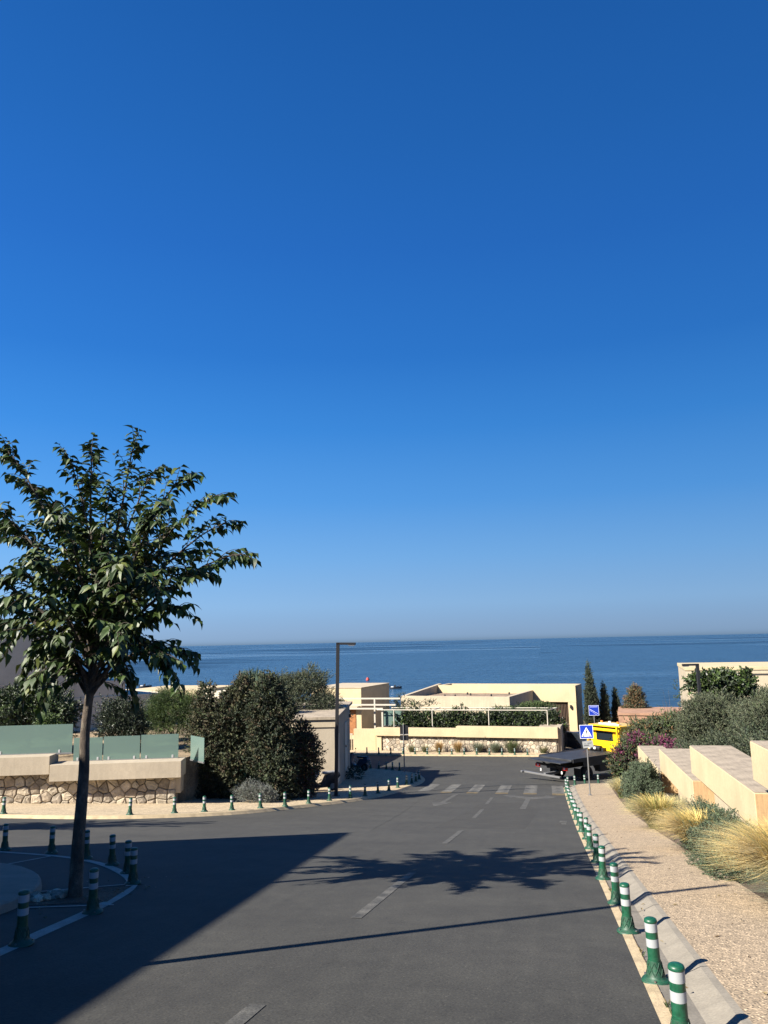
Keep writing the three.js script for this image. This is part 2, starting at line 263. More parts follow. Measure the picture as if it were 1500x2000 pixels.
// near left: flush white edging round the tree bay, the rounded pavement corner, the tree pit
const bayLine = curve([[-2.55, -8], [-2.6, 2], [-2.72, 6.8], [-2.86, 7.6], [-3.11, 9.17], [-3.44, 10.5], [-3.8, 11.3], [-4.64, 12.34], [-5.45, 13.1], [-6.3, 13.66], [-6.95, 13.9], [-8.4, 14.2], [-12, 14.5], [-30, 14.3]], 120).reverse();
struct('road_edging', sweep(bayLine, [[0, .004], [.16, .006]]), M.whiteEdge);
{
  const strip = (a, b, w) => { const dx = b[0] - a[0], ds = b[1] - a[1], l = Math.hypot(dx, ds), nx = -ds / l * w / 2, ns = dx / l * w / 2; return drape([[a[0] + nx, a[1] + ns], [b[0] + nx, b[1] + ns], [b[0] - nx, b[1] - ns], [a[0] - nx, a[1] - ns]], .008); };
  for (const [a, b] of [[[-3.72, 11.05], [-4.72, 9.95]], [[-3.1, 9.42], [-4.1, 8.95]], [[-6.9, 13.8], [-6.9, 12.1]]]) struct('bay_edging', strip(a, b, .07), M.whiteEdge);
  const corner = curve([[-3.7, -8], [-3.75, 2], [-3.8, 6.5], [-3.98, 8.2], [-4.2, 9.25], [-4.65, 10.2], [-5.3, 11.05], [-6.15, 11.75], [-6.8, 12], [-9, 12.4], [-16, 12.6], [-30, 12.6]], 90).reverse();
  struct('kerb', sweep(corner, [[0, .003], [.02, .095], [.05, .11], [.75, .115]]), M.kerb);
  struct('pavement', drape([...offset(corner, .75), [-30, -8]], .112), M.gutter);
  struct('tree_pit_soil', drape([[-3.3, 9.6], [-3.66, 10.9], [-4.66, 9.85], [-4.22, 9.05]], .006), M.soil);
  const r = rng(8); for (let i = 0; i < 11; i++) { // stones in the pit
    const g = new THREE.IcosahedronGeometry(.05 + r() * .06, 1), p = g.attributes.position; for (let k = 0; k < p.count; k++) { const f = 1 + .3 * Math.sin(p.getX(k) * 61 + i) * Math.cos(p.getZ(k) * 47 + p.getY(k) * 53); p.setXYZ(k, p.getX(k) * f * 1.2, p.getY(k) * f * .7, p.getZ(k) * f); } g.computeVertexNormals();
    const x = -4.4 + r() * .45, s = 9.35 + r() * .55, o = shadow(new THREE.Mesh(metric(g), M.stones[i % 6])); o.name = numbered('pit_stone'); o.position.set(x, G(s) + .03, -s); o.rotation.y = r() * 6; o.userData = { label: 'small pale rock lying in the tree pit beside the trunk', category: 'rock', group: 'rocks in the tree pit' }; scene.add(o);
  }
}
// road markings
{
  const quad = pts => drape(pts, .005), mk = (name, pts, m) => struct(name, quad(pts), m);
  for (const [s0, s1, x] of [[4.9, 5.95, .1], [9.35, 13.3, .03], [18.2, 21.75, -.06], [26, 29.6, -.12], [32, 35.4, -.15]]) mk('centre_dash', [[x - .065, s0], [x + .065, s0], [x + .065, s1], [x - .065, s1]], M.roadPaint);
  const zx = [[-3.85, -3.3], [-2.71, -2.2], [-1.48, -.95], [-.15, .42], [1.13, 1.74], [2.43, 3.0]];
  zx.forEach(([a, b], i) => { mk('crossing_stripe', [[a, 37.9], [b, 37.9], [b, 42.2], [a, 42.2]], M.zebraPaint); if (i > 0) mk('old_yellow_paint', [[a, i > 4 ? 37.0 : 37.25], [b, i > 4 ? 37.0 : 37.25], [b, 37.88], [a, 37.88]], M.yellowPaint); });
  mk('lane_arrow', [[-2.02, 30.4], [-1.55, 32.6], [-1.86, 32.45], [-1.78, 36.6], [-1.96, 36.6], [-2.04, 32.35], [-2.36, 32.25]], M.roadPaint);
  mk('lane_arrow', [[1.2, 30.2], [1.42, 30.2], [1.5, 34.6], [2.1, 35.3], [2.14, 34.7], [2.62, 36.1], [2.12, 37.0], [2.1, 36.3], [1.45, 35.7], [.8, 36.5], [.82, 37.1], [.26, 36.4], [.7, 35.2], [.74, 35.75], [1.3, 34.8]], M.roadPaint);
  mk('paint_patch', [[2.55, 25.2], [2.78, 25.15], [2.8, 25.75], [2.6, 25.8]], M.zebraPaint); mk('paint_patch', [[2.6, 24.5], [2.76, 24.5], [2.74, 24.85], [2.62, 24.8]], M.zebraPaint);
  struct('dark_strip', drape([[-5, 35.2], [-4, 37.3], [-1.8, 40.2], [.4, 42.3], [2.2, 42.7], [2.9, 42.5], [2.9, 42.58], [2.2, 42.79], [.36, 42.39], [-1.86, 40.28], [-4.06, 37.36], [-5.05, 35.24]], .0095), M.nearBlack);  // thin near-black strip running diagonally over the crossing
  for (const [a, b, w] of [[[-.25, 25.4], [-5.6, 26.6], .03], [[-.3, 25.4], [-.2, 31.5], .025], [[-2.4, 21], [-3, 33], .018]]) { const r = rng(Math.round(a[1] * 10)), n = 16, up = [], dn = []; for (let i = 0; i <= n; i++) { const t = i / n, x = mix(a[0], b[0], t) + (r() - .5) * .05, q = mix(a[1], b[1], t) + (r() - .5) * .05, h = w * (.4 + r() * .7) / 2, dx = b[0] - a[0], ds = b[1] - a[1], l = Math.hypot(dx, ds); up.push([x - ds / l * h, q + dx / l * h]); dn.unshift([x + ds / l * h, q - dx / l * h]); } struct('asphalt_crack', drape([...up, ...dn], .0035), M.asphaltDark); }
  struct('asphalt_patch', drape([[-.9, 22.2], [1.6, 22.8], [1.9, 29.8], [1.2, 33], [-.4, 32.4]], .0022), M.asphaltDark);
}

// ---------------------------------------------------------------- walls, houses, shed
// a field of irregular fitted stones on a wall face: u along, v up, local z outward
function stones(parent, u0, u1, v0, v1, size, seed, place, depth = .05) {
  const r = rng(seed), pts = [], nu = Math.max(1, Math.round((u1 - u0) / size)), nv = Math.max(1, Math.round((v1 - v0) / (size * .8)));
  for (let j = -1; j <= nv; j++) for (let i = -1; i <= nu; i++) pts.push([u0 + (i + .5 + (j % 2) * .35 + (r() - .5) * .75) * (u1 - u0) / nu, v0 + (j + .5 + (r() - .5) * .7) * (v1 - v0) / nv]);
  for (const p of pts) {
    let poly = [[u0, v0], [u1, v0], [u1, v1], [u0, v1]];
    for (const q of pts) {
      if (q === p || Math.hypot(q[0] - p[0], q[1] - p[1]) > size * 3) continue;
      const mx = (p[0] + q[0]) / 2, my = (p[1] + q[1]) / 2, nx = q[0] - p[0], ny = q[1] - p[1], l = Math.hypot(nx, ny), gap = size * .019, side = a => ((a[0] - mx) * nx + (a[1] - my) * ny) / l + gap;
      const out = []; for (let i = 0; i < poly.length; i++) { const a = poly[i], b = poly[(i + 1) % poly.length], sa = side(a), sb = side(b); if (sa <= 0) out.push(a); if ((sa <= 0) !== (sb <= 0)) { const t = sa / (sa - sb); out.push([mix(a[0], b[0], t), mix(a[1], b[1], t)]); } }
      poly = out; if (poly.length < 3) break;
    }
    if (poly.length < 3) continue;
    let ar = 0, cx = 0, cy = 0; poly.forEach((a, i) => { const b = poly[(i + 1) % poly.length], w = a[0] * b[1] - b[0] * a[1]; ar += w; cx += (a[0] + b[0]) * w; cy += (a[1] + b[1]) * w; }); if (Math.abs(ar) < size * size * .08) continue; cx /= 3 * ar; cy /= 3 * ar;
    const ring = (k, z, j) => poly.map(a => [mix(cx, a[0], k) + (r() - .5) * j, mix(cy, a[1], k) + (r() - .5) * j, z + (r() - .5) * j * 1.4]), d = depth * (.7 + r() * .6), R = [ring(1, 0, 0), ring(.97, d * .6, size * .02), ring(.82, d, size * .05), ring(.4, d * 1.12, size * .06)], P = [], n = poly.length, T = (a, b, c) => P.push(...a, ...b, ...c), tip = [cx, cy, d * (1 + r() * .2)];
    for (let k = 0; k < 3; k++) for (let i = 0; i < n; i++) { const a = R[k][i], b = R[k][(i + 1) % n], c = R[k + 1][(i + 1) % n], e = R[k + 1][i]; T(a, b, c); T(a, c, e); }
    for (let i = 0; i < n; i++) T(R[3][i], R[3][(i + 1) % n], tip);
    const g = new THREE.BufferGeometry(); g.setAttribute('position', new THREE.Float32BufferAttribute(P, 3)); g.computeVertexNormals(); place(g, cx, cy);
    part(parent, 'stone', metric(g), M.stones[Math.floor(r() * 6)]);
  }
}
// run of wall from A to B ([x, S]) as a local frame: +x along, +z toward the viewer's side
function run(name, label, category, A, B, y) {
  const o = thing(name, label, category, [A[0], y, -A[1]], Math.atan2(B[1] - A[1], B[0] - A[0])); o.len = Math.hypot(B[0] - A[0], B[1] - A[1]); return o;
}
{ // left garden wall
  const A = [-23.6, 24.86], B = [-11.5, 28.15], w = run('stone_garden_wall', 'fitted stone garden wall with two heavy beige concrete caps on the left', 'wall', A, B, -4.6), n = w.len;
  part(w, 'wall_core', bx(n, 2, .5, n / 2, .95, -.3), M.mortar);
  stones(w, 0, n, .15, 1.88, .37, 51, () => { }, .06);
  const st = n - 4.55;
  const c1 = part(w, 'concrete_cap', bx(st + .05, .66, .95, st / 2, 2.1, -.05, .015), M.greyBeige), c2 = part(w, 'concrete_cap', bx(4.78, .6, .95, st + .06 + 2.39, 1.82, .02, .015), M.greyBeige);
  part(w, 'end_pier', bx(.42, .62, .6, n - .02, 1.2, -.3, .01), M.greyBeige);
  // retained garden behind it
  const dir = [(B[0] - A[0]) / n, (B[1] - A[1]) / n];
  struct('garden_ground', prism([[A[0], A[1] + .5], [B[0] - .2, B[1] + .45], [-11.9, 34], [-13.2, 58], [-60, 58], [-60, 20]].map(p => p), -7, -2.62), M.dryEarth);
  const at = (t, off) => [A[0] + dir[0] * t - dir[1] * off, A[1] + dir[1] * t + dir[0] * off];
  const pane = (t0, t1, y0, y1, lab) => { const p = at(t0, .25), o = thing('glass_panel', lab, 'glass panel', [p[0], y0, -p[1]], w.rotation.y, 'glass balustrade on the left garden wall'); const ww = t1 - t0 - .02; part(o, 'pane', bx(ww, y1 - y0, .016, ww / 2, (y1 - y0) / 2, 0), M.glass); part(o, 'base_rail', bx(ww, .06, .05, ww / 2, .02, 0), M.greyMetal); for (const k of [.15, .85]) part(o, 'clamp', bx(.07, .11, .045, ww * k, .1, 0, .005), M.paleMetal); };
  pane(st - 5.0, st - 2.5, -2.19, -1.12, 'teal glass balustrade panel on the upper cap, cut by the left picture edge');
  pane(st - 2.5, st + .62, -2.19, -1.1, 'tall teal glass balustrade panel at the end of the upper concrete cap');
  pane(st + .66, st + 1.75, -2.5, -1.62, 'lower teal glass panel just behind the street tree trunk');
  pane(st + 1.77, st + 3.15, -2.5, -1.6, 'lower teal glass panel in the middle, right of the tree trunk');
  pane(st + 3.17, st + 4.6, -2.5, -1.58, 'lower teal glass panel at the right end of the stone wall');
  const o = thing('glass_panel', 'slanted teal glass panel beside the dark hedge', 'glass panel', [-11.5, -2.7, -29.4], -.7, 'glass balustrade on the left garden wall'); part(o, 'pane', bx(1.2, .95, .016, .6, .47, 0), M.glass); part(o, 'base_rail', bx(1.2, .06, .05, .6, .02, 0), M.greyMetal);
}
{ // utility shed on the island
  const t = 9.5 * D2R, o = thing('utility_shed', 'beige flat-roofed utility shed behind the scooters', 'shed', [-7.75, -5.3, -37.33], t), H = 3.36, Wd = 4.3, Dp = 9.4;
  // local: x to the right, z toward the viewer; near right corner at the origin
  part(o, 'wall', bx(Wd, H + .9, Dp, -Wd / 2, H / 2 - .45, -Dp / 2, .01), M.greyBeige);
  part(o, 'roof_slab', bx(Wd + .3, .14, Dp + .3, -Wd / 2 + .02, H + .07, -Dp / 2, .01), M.coping);
  part(o, 'fascia', bx(Wd + .12, .34, .06, -Wd / 2, H - .19, .03, .01), M.creamPale);
  const d = part(o, 'door', bx(.05, 2.55, 1.5, .03, 1.35, -6.1, .01), M.greyWall); part(o, 'door', bx(.05, 2.3, 1.2, .03, 1.35, -1.3, .01), M.greyWall); part(d, 'door_handle', bx(.06, .12, .04, .08, 1.4, -5.5), M.darkMetal);
  const v = part(o, 'louvre', bx(1.7, 1.6, .04, -1.9, 1.9, .02), M.frame); for (let k = 0; k < 11; k++) part(v, 'louvre_slat', bx(1.66, .1, .02, -1.9, 1.2 + k * .14, .06, 0), M.creamPale);
  part(o, 'wall_lamp', bx(.12, .16, .12, .08, 2.75, -8.6), M.darkMetal);
}
// stepped concrete caps along the right-hand pavement
{
  const tops = [[10.4, 17.1, -.36, 'nearest, highest cream concrete block of the stepped wall at the right edge'], [17.12, 24.05, -1.36, 'large cream concrete block with full grey top, second highest of the stepped wall'], [24.02, 30.5, -2.31, 'third cream concrete block of the stepped wall, above the golden grass'], [30.45, 37.4, -3.11, 'farthest, lowest cream concrete block of the stepped wall beside the bougainvillea']];
  tops.forEach(([s0, s1, y, lab], i) => {
    const l = s1 - s0 - .02, o = thing('concrete_block', lab, 'concrete block', [6.3, y, -s0], 0, 'stepped wall blocks');
    part(o, 'block_body', bx(1.12, .74, l, .56, -.39, -l / 2, .012), M.cream);
    part(o, 'coping', bx(1.09, .02, l - .03, .56, -.012, -l / 2), M.coping);
    part(o, 'end_face', bx(1.1, .72, .02, .56, -.39, .006, .006), M.formwork);
    const gb = G(s1) - 1, hb = y - .74 - gb; part(o, 'support_wall', bx(.4, hb, l, .75, -.745 - hb / 2, -l / 2), M.creamPale);
  });
  const o = [[6.9, -8], [6.9, 37.4], [7.4, 43], [12, 43.4], [40, 43.8], [40, -8]];
  struct('garden_ground', drape(o, 1.15), M.dryEarth);
}
{ // far garden wall across the junction
  const A = [-11.35, 64.2], B = [3.15, 62.75], w = run('stone_boundary_wall', 'long cream wall of pale stone under two stepped caps across the junction', 'wall', A, B, -7.2), n = w.len;
  part(w, 'wall_core', bx(n, 1.5, .5, n / 2, .7, -.32), M.mortar);
  stones(w, .45, n - .1, .12, 1.32, .34, 61, () => { }, .045);
  part(w, 'end_pier', bx(.45, 2.0, .5, .15, .9, -.1, .01), M.cream);
  part(w, 'concrete_cap', bx(6.75, .62, .7, 3.3, 1.64, -.05, .012), M.cream); part(w, 'concrete_cap', bx(7.95, .82, .7, 6.68 + 3.97, 1.72, -.02, .012), M.cream);
  part(w, 'return_wall', bx(.4, 2.05, 3.4, n + .02, 1.08, -2.0, .012), M.greyBeige); part(w, 'ledge', bx(1.3, .12, 2.6, n - .85, 2.0, -1.6, .01), M.coping);
  const f = run('garden_gate_wall', 'low cream wall with pale slatted panel left of the far stone wall', 'wall', [-18.5, 64.6], [-11.3, 64.3], -7.3), m = f.len;
  part(f, 'wall_core', bx(m, 1.1, .3, m / 2, .5, -.2, .01), M.creamPale); part(f, 'pillar', bx(1.9, 1.95, .35, m - 1.15, .95, -.12, .012), M.cream);
  for (let k = 0; k < 26; k++) part(f, 'slat', bx(.06, 1.45, .04, m - 2.3 - k * .17, .75, .02), M.creamPale);
  part(f, 'rail', bx(4.6, .08, .07, m - 4.5, 1.5, 0), M.whitePaint);
}
{ // main villa: gravel roof in a parapet, taller wing with slatted screen
  const a = -12.5 * D2R, o = thing('villa', 'cream modern villa with gravel flat roof and slatted entrance, in front of the sea', 'house', [-.6, -8.6, -67.8], a);
  // local: x right along the front, z toward the viewer, origin at front right corner of the roofed box; local y 0 = -8.6
  const T = 5.48;
  part(o, 'front_wall', bx(10.0, T, .35, -5, T / 2, -.175, .01), M.creamPale);
  part(o, 'right_wall', bx(.35, T, 8.3, -.175, T / 2, -.35 - 4.15, .01), M.creamPale);
  const lw = new THREE.Shape([[0, 0], [9.6, 0], [9.6, T + .52], [0, T]].map(p => new THREE.Vector2(...p))), lg = new THREE.ExtrudeGeometry(lw, { depth: .35, bevelEnabled: false }); lg.rotateY(Math.PI / 2); lg.translate(-10, 0, -.35); lg.translate(0, 0, 0);
  part(o, 'left_wall', metric(lg), M.creamPale);
  part(o, 'roof', bx(9.4, .2, 8.4, -5, T - .42, -4.5), M.roofGravel);
  { const r = rng(4); for (let k = 0; k < 7; k++) part(o, 'roof_vent', cyl(.07, .09, .22, -1.5 - r() * 6, T - .22, -1.5 - r() * 6, 10), M.darkMetal); }
  const F = 5.9;                                   // taller wing behind
  part(o, 'wing_fascia', bx(13.6, 1.5, .4, -2.8, F - .75, -8.9, .01), M.cream);
  part(o, 'wing_roof', bx(13, .2, 2.6, -2.8, F - .5, -10.4), M.roofGravel);
  part(o, 'wing_back_parapet', bx(13.6, .9, .3, -2.8, F - .46, -11.85, .01), M.cream);
  part(o, 'wing_right_wall', bx(.4, F, 2.9, 3.8, F / 2, -10.4, .01), M.cream);
  part(o, 'wing_left_wall', bx(.4, F, 2.9, -9.4, F / 2, -10.4, .01), M.cream);
  part(o, 'pier', bx(.75, F - 1.5, .42, 3.62, (F - 1.5) / 2 - .01, -8.88, .01), M.cream);
  part(o, 'entrance_wall', bx(4, F - 1.55, .2, 1.8, (F - 1.55) / 2, -11.2), M.greyBeige);
  for (let k = 0; k < 22; k++) part(o, 'slat', bx(.05, F - 1.7, .09, .3 + k * .14, (F - 1.6) / 2, -9.0), M.slat);
  part(o, 'wall_lamp', bx(.14, .3, .2, 3.5, 4.0, -8.55), M.darkMetal);
}
{ // white tube pergola in front of the villa's hedge
  const o = thing('pergola', 'long white tubular pergola frame over the hedge behind the far wall', 'pergola', [-10.2, -5.25, -65.6], -4 * D2R), r = .045, Wd = 13.4, H = 1.28;
  for (const x of [0, 3.3, 8.0, 12.7]) part(o, 'post', rod([x, -.3, 0], [x, H, 0], .045), M.whitePaint);
  for (const x of [1.7, 5.0]) part(o, 'post', rod([x, -.3, -1.4], [x, H + .05, -1.4], .045), M.whitePaint);
  part(o, 'beam', rod([-1.5, H, 0], [12.7, H, 0], .042), M.whitePaint); part(o, 'beam', rod([-.6, H + .05, -1.5], [Wd, H + .05, -1.5], .042), M.whitePaint); part(o, 'cross_bar', rod([12.7, H, 0], [Wd, H + .05, -1.5], .04), M.whitePaint);
  for (const x of [3.3, 8.0]) part(o, 'cross_bar', rod([x, H, 0], [x + .4, H + .05, -1.5], .04), M.whitePaint);
  const q = thing('pergola', 'small white pergola frame left of the villa beside the shed', 'pergola', [-14.6, -5.6, -66.6], -4 * D2R);
  for (const [x, h, z] of [[2.3, 2.45, -1], [3.4, 1.75, .5], [-.6, 2.4, -1]]) part(q, 'post', bx(.13, h + .4, .13, x, h / 2 - .2, z), M.whitePaint);
  for (const [x0, x1, y, z] of [[-2.6, 4.6, 2.45, -1], [-2.6, 4.4, 1.98, -.2], [-2, 3.45, 1.72, .5]]) part(q, 'beam', bx(x1 - x0, .13, .1, (x0 + x1) / 2, y, z), M.whitePaint);
  const gp = thing('glass_panel', 'dark teal glass panel under the small white pergola', 'glass panel', [-11.2, -5.3, -66.2], -4 * D2R); part(gp, 'pane', bx(1.7, 1.25, .02, .85, .62, 0), M.glass); part(gp, 'clamp', bx(1.7, .06, .05, .85, 0, 0), M.greyMetal);
}
function blockHouse(name, label, pos, turn, boxes, extras) {
  const o = thing(name, label, 'house', pos, turn); boxes.forEach(([pn, w, h, d, x, y, z, m]) => part(o, pn, bx(w, h, d, x, y, z, .012), m)); extras && extras(o); return o;
}
blockHouse('seaside_house', 'cream box house with dark side and brown door, left of the villa', [-15.2, -8.9, -75], -9 * D2R, [['wall', 5.4, 6.2, 8, -2.7, 3.1, -4, M.cream], ['roof_coping', 5.5, .06, 8.1, -2.7, 6.23, -4, M.creamPale]], o => { part(o, 'door', bx(.75, 2.4, .06, -.95, 3.0, .03), M.wood); part(o, 'canopy', bx(3.2, .12, .8, -1.7, 4.45, .4, .01), M.creamPale); part(o, 'window', bx(1.2, 1.5, .05, -3.2, 3.3, .02), M.window); });
blockHouse('seaside_house', 'low cream house roofline between the street tree and the dark hedge', [-26.3, -8.5, -62], -6 * D2R, [['wall', 7.5, 6.55, 7, -3.75, 3.27, -3.5, M.cream], ['side_wing', 1.7, 6.3, 6, .86, 3.15, -3.6, M.greyWall]], o => part(o, 'window', bx(1.5, 1.4, .05, -3, 3.2, .03), M.window));
blockHouse('hillside_house', 'tall grey shaded house behind the street tree at the left edge', [-22.3, -3, -38], 50 * D2R, [['wall', 14, 5.5, 9, -7, 2.75, -4.5, M.greyWall], ['lower_wing', 2.8, 2.95, 7, 1.42, 1.475, -3.6, M.greyWall], ['entry_wing', 5.2, 2.12, 6, 2.62, 1.06, -3.05, M.greyWall], ['parapet', 14.06, .08, 9.06, -7, 5.55, -4.5, M.greyWall]], o => { for (const [x, h, w, z] of [[-2.2, 1.1, .7, .02], [2.35, 1.1, .7, -.03], [-5, 1.2, 1.3, .02]]) { const q = part(o, 'window', bx(w, h, .06, x, 1.15, z), M.window); part(q, 'frame', [bx(w + .1, .06, .08, x, 1.15 + h / 2, z), bx(w + .1, .06, .08, x, 1.15 - h / 2, z), bx(.05, h, .08, x, 1.15, z)], M.frame); } part(o, 'wall_lamp', bx(.14, .3, .12, 2.6, 2.0, .02), M.darkMetal); });
blockHouse('upper_house', 'cream house wall behind the olive trees at the right edge', [11.1, -6.5, -52], -6 * D2R, [['wall', 13, 6.1, 8, 6.5, 3.05, -4, M.creamPale], ['parapet', 13.1, .22, 8.1, 6.5, 6.15, -4, M.cream]], o => { part(o, 'shadow_gap', bx(9.4, .09, .04, 7.9, 5.78, .01), M.frame); part(o, 'window', bx(1.8, 1.6, .05, 9, 3, .02), M.window); part(o, 'wall_lamp', bx(.16, .2, .16, 5.6, 5.7, .1), M.darkMetal); });
blockHouse('terrace_house', 'low terracotta coloured flat roof behind the yellow truck', [8.4, -8.7, -70], -6 * D2R, [['wall', 5.4, 3.75, 6, 2.7, 1.87, -3, M.terracotta], ['roof_edge', 5.5, .2, 6.1, 2.7, 3.92, -3, M.terracotta], ['annexe', 2.2, 3.8, 4, 4.9, 1.9, -1.5, M.creamPale]], o => part(o, 'window', bx(1, 1.2, .05, 1.5, 1.9, .02), M.window));
// the two-storey house left of the picture that shades the junction
{
  // corner of the shade and its far edge fix the roof line: splayed end wall, long wall 16 degrees off the road axis
  const top = 5.66, L = (top - G(20.31)) / Math.tan(SUN_EL), c = [-2.83 - L * Math.cos(SUN_AZ), 20.31 - L * Math.sin(SUN_AZ)], L2 = (top - G(5.22)) / Math.tan(SUN_EL), e = [-1.12 - L2 * Math.cos(SUN_AZ), 5.22 - L2 * Math.sin(SUN_AZ)], k = (e[0] - c[0]) / (c[1] - e[1]);
  const o = thing('roadside_house', 'two storey cream house beside the road, casting the large shadow', 'house', [c[0], 0, -c[1]]), far = 17;
  const wall = [[0, 0], [-9 * Math.cos(SUN_AZ + .1), -9 * Math.sin(SUN_AZ + .1)], [-8, -far], [k * far, -far]];
  part(o, 'wall', prism(wall, -3.6, top), M.cream); part(o, 'roof_coping', prism(wall, top + .002, top + .06), M.coping);
  for (const z of [2.5, 6, 9.5, 13]) for (const y of [.9, 3.6]) { const w = part(o, 'window', bx(.1, 1.5, 1.5, 0, 0, 0), M.window); w.position.set(k * z + .02, y, z); w.rotation.y = Math.atan(k); part(w, 'sill', bx(.2, .05, 1.7, .06, -.8, 0), M.coping); }
  part(o, 'door', bx(.12, 2.2, 1.1, k * 15.5 + .02, 1.5, 15.5), M.wood);
}

// ---------------------------------------------------------------- vegetation
const nv = V(), qd = new THREE.Quaternion();
class Leaves {
  constructor(seed) { this.P = []; this.C = []; this.N = []; this.r = rng(seed); }
  leaf(p, dir, nor, len, wid, c, fold = .25) {      // folded diamond: two halves either side of the midrib
    const s = V().crossVectors(dir, nor).normalize(), n = V().crossVectors(s, dir).normalize(), m = p.clone().addScaledVector(dir, len * .45), t = p.clone().addScaledVector(dir, len).addScaledVector(n, -len * .12);
    const a = m.clone().addScaledVector(s, wid / 2).addScaledVector(n, wid * fold), b = m.clone().addScaledVector(s, -wid / 2).addScaledVector(n, wid * fold);
    for (const q of [p, a, t, p, t, b]) { this.P.push(q.x, q.y, q.z); this.C.push(c[0], c[1], c[2]); }
    return this;
  }
  geo() { const g = new THREE.BufferGeometry(); g.setAttribute('position', new THREE.Float32BufferAttribute(this.P, 3)); g.setAttribute('color', new THREE.Float32BufferAttribute(this.C, 3)); g.setAttribute('uv', new THREE.Float32BufferAttribute(new Float32Array(this.P.length / 3 * 2), 2)); g.computeVertexNormals(); return g; }
}
const rdir = r => { const z = r() * 2 - 1, a = r() * Math.PI * 2, q = Math.sqrt(1 - z * z); return V(q * Math.cos(a), z, q * Math.sin(a)); };
// clumps: [x, y, z, rx, ry, rz] relative to the base; leaves sit through the outer shell of every clump, in small sprays
function foliage(seed, clumps, { n = 4000, len = .06, wid = .03, colors, spray = 5, shell = .55, up = .3, droop = 0, lump = .25 }) {
  const Lv = new Leaves(seed), r = Lv.r, vol = clumps.map(c => Math.pow(c[3] * c[4] * c[5], .67)), tot = vol.reduce((a, b) => a + b, 0), d = V(), nn = V();
  const ph = clumps.map(() => [r() * 9, r() * 9, r() * 9]);
  clumps.forEach((c, ci) => {
    const count = Math.round(n * vol[ci] / tot / spray);
    for (let i = 0; i < count; i++) {
      const q = rdir(r); if (q.y < -.6 && r() < .6) q.y *= -1;
      const bump = 1 + lump * (Math.sin(q.x * 5 + ph[ci][0]) * Math.sin(q.y * 6 + ph[ci][1]) + .6 * Math.sin(q.z * 9 + q.x * 7 + ph[ci][2]));
      let rad = (1 - shell * Math.pow(r(), 1.6)) * bump * (.92 + r() * .16);
      const stray = r() < .05; if (stray) rad *= 1.12 + r() * .22;
      const p = V(c[0] + q.x * c[3] * rad, c[1] + q.y * c[4] * rad, c[2] + q.z * c[5] * rad); if (p.y < .02) p.y = .02 + r() * .1;
      d.copy(q).addScaledVector(rdir(r), .7); d.y += up; d.normalize();
      const base = colors[Math.floor(r() * colors.length)], v = .75 + r() * .5, cc = base.map(x => x * v);
      for (let k = 0; k < spray; k++) { const ld = d.clone().addScaledVector(rdir(r), .75); ld.y -= droop; ld.normalize(); nn.copy(q).addScaledVector(rdir(r), .6); const s = .7 + r() * .6; Lv.leaf(p.clone().addScaledVector(d, (k / spray) * len * 2.2), ld, nn, len * s, wid * s, cc.map(x => x * (.9 + r() * .2))); }
    }
  });
  return Lv.geo();
}
function stems(seed, n, h, spread, r0) { const r = rng(seed), out = []; for (let i = 0; i < n; i++) { const a = r() * 6.28, e = spread * (.4 + r() * .6), k = h * (.6 + r() * .4); out.push(taper([V((r() - .5) * .1, -.1, (r() - .5) * .1), V(Math.cos(a) * e * .35, k * .5, Math.sin(a) * e * .35), V(Math.cos(a) * e, k, Math.sin(a) * e)], r0, r0 * .3, 5, 5)); } return out; }
function bush(name, label, category, [x, s, y], clumps, opt, stem = [5, 1, .4, .03], mat = L.matte, group) {
  const o = thing(name, label, category, [x, y, -s], 0, group); part(o, stem[3] > .05 ? 'trunk' : 'stem', stems(opt.seed + 1, ...stem), M.bark); part(o, 'crown', foliage(opt.seed, clumps, opt), mat); return o;
}
const C = { dark: [[.022, .036, .014], [.03, .045, .016], [.018, .028, .012]], photinia: [[.034, .046, .014], [.05, .058, .018], [.062, .046, .02], [.024, .034, .012]], red: [[.1, .035, .024], [.07, .036, .02], [.045, .034, .014]], olive: [[.06, .076, .035], [.048, .062, .03], [.085, .096, .05]], green: [[.05, .085, .018], [.065, .1, .02], [.035, .06, .015]], bright: [[.085, .13, .022], [.06, .1, .02], [.045, .075, .018]], grey: [[.058, .085, .042], [.075, .1, .052], [.045, .066, .032]], silver: [[.16, .17, .15], [.12, .13, .11]], cyp: [[.028, .042, .016], [.038, .05, .02]], rust: [[.16, .085, .03], [.08, .075, .03], [.05, .06, .025]], magenta: [[.12, .014, .055], [.09, .012, .045], [.16, .022, .08]] };

// the dark clipped hedge, as the three shrubs it is made of, and the low plants at its feet
const columns = (seed, n, w, dep, h0, h1) => { const r = rng(seed), out = []; for (let k = 0; k < n; k++) { const x = (k / (n - 1) - .5) * w, z = (r() - .5) * dep, h = mix(h0, h1, r()); for (let y = .5; y < h - .3; y += .75) out.push([x + (r() - .5) * .3, y, z + (r() - .5) * .3, .42 + r() * .2, .62, .5 + r() * .25]); out.push([x + (r() - .5) * .3, h - .35, z, .26 + r() * .14, .5, .3]); } return out; };
const H = 'hedge shrubs on the island';
bush('evergreen_shrub', 'tall olive brown evergreen shrub at the left end of the hedge', 'shrub', [-11.0, 31.4, -4.6], columns(5, 4, 1.6, .8, 3.5, 4.8), { seed: 101, n: 42000, len: .12, wid: .06, colors: [...C.photinia, [.07, .07, .026]], shell: .5 }, [7, 3.4, .6, .04], L.dull, H);
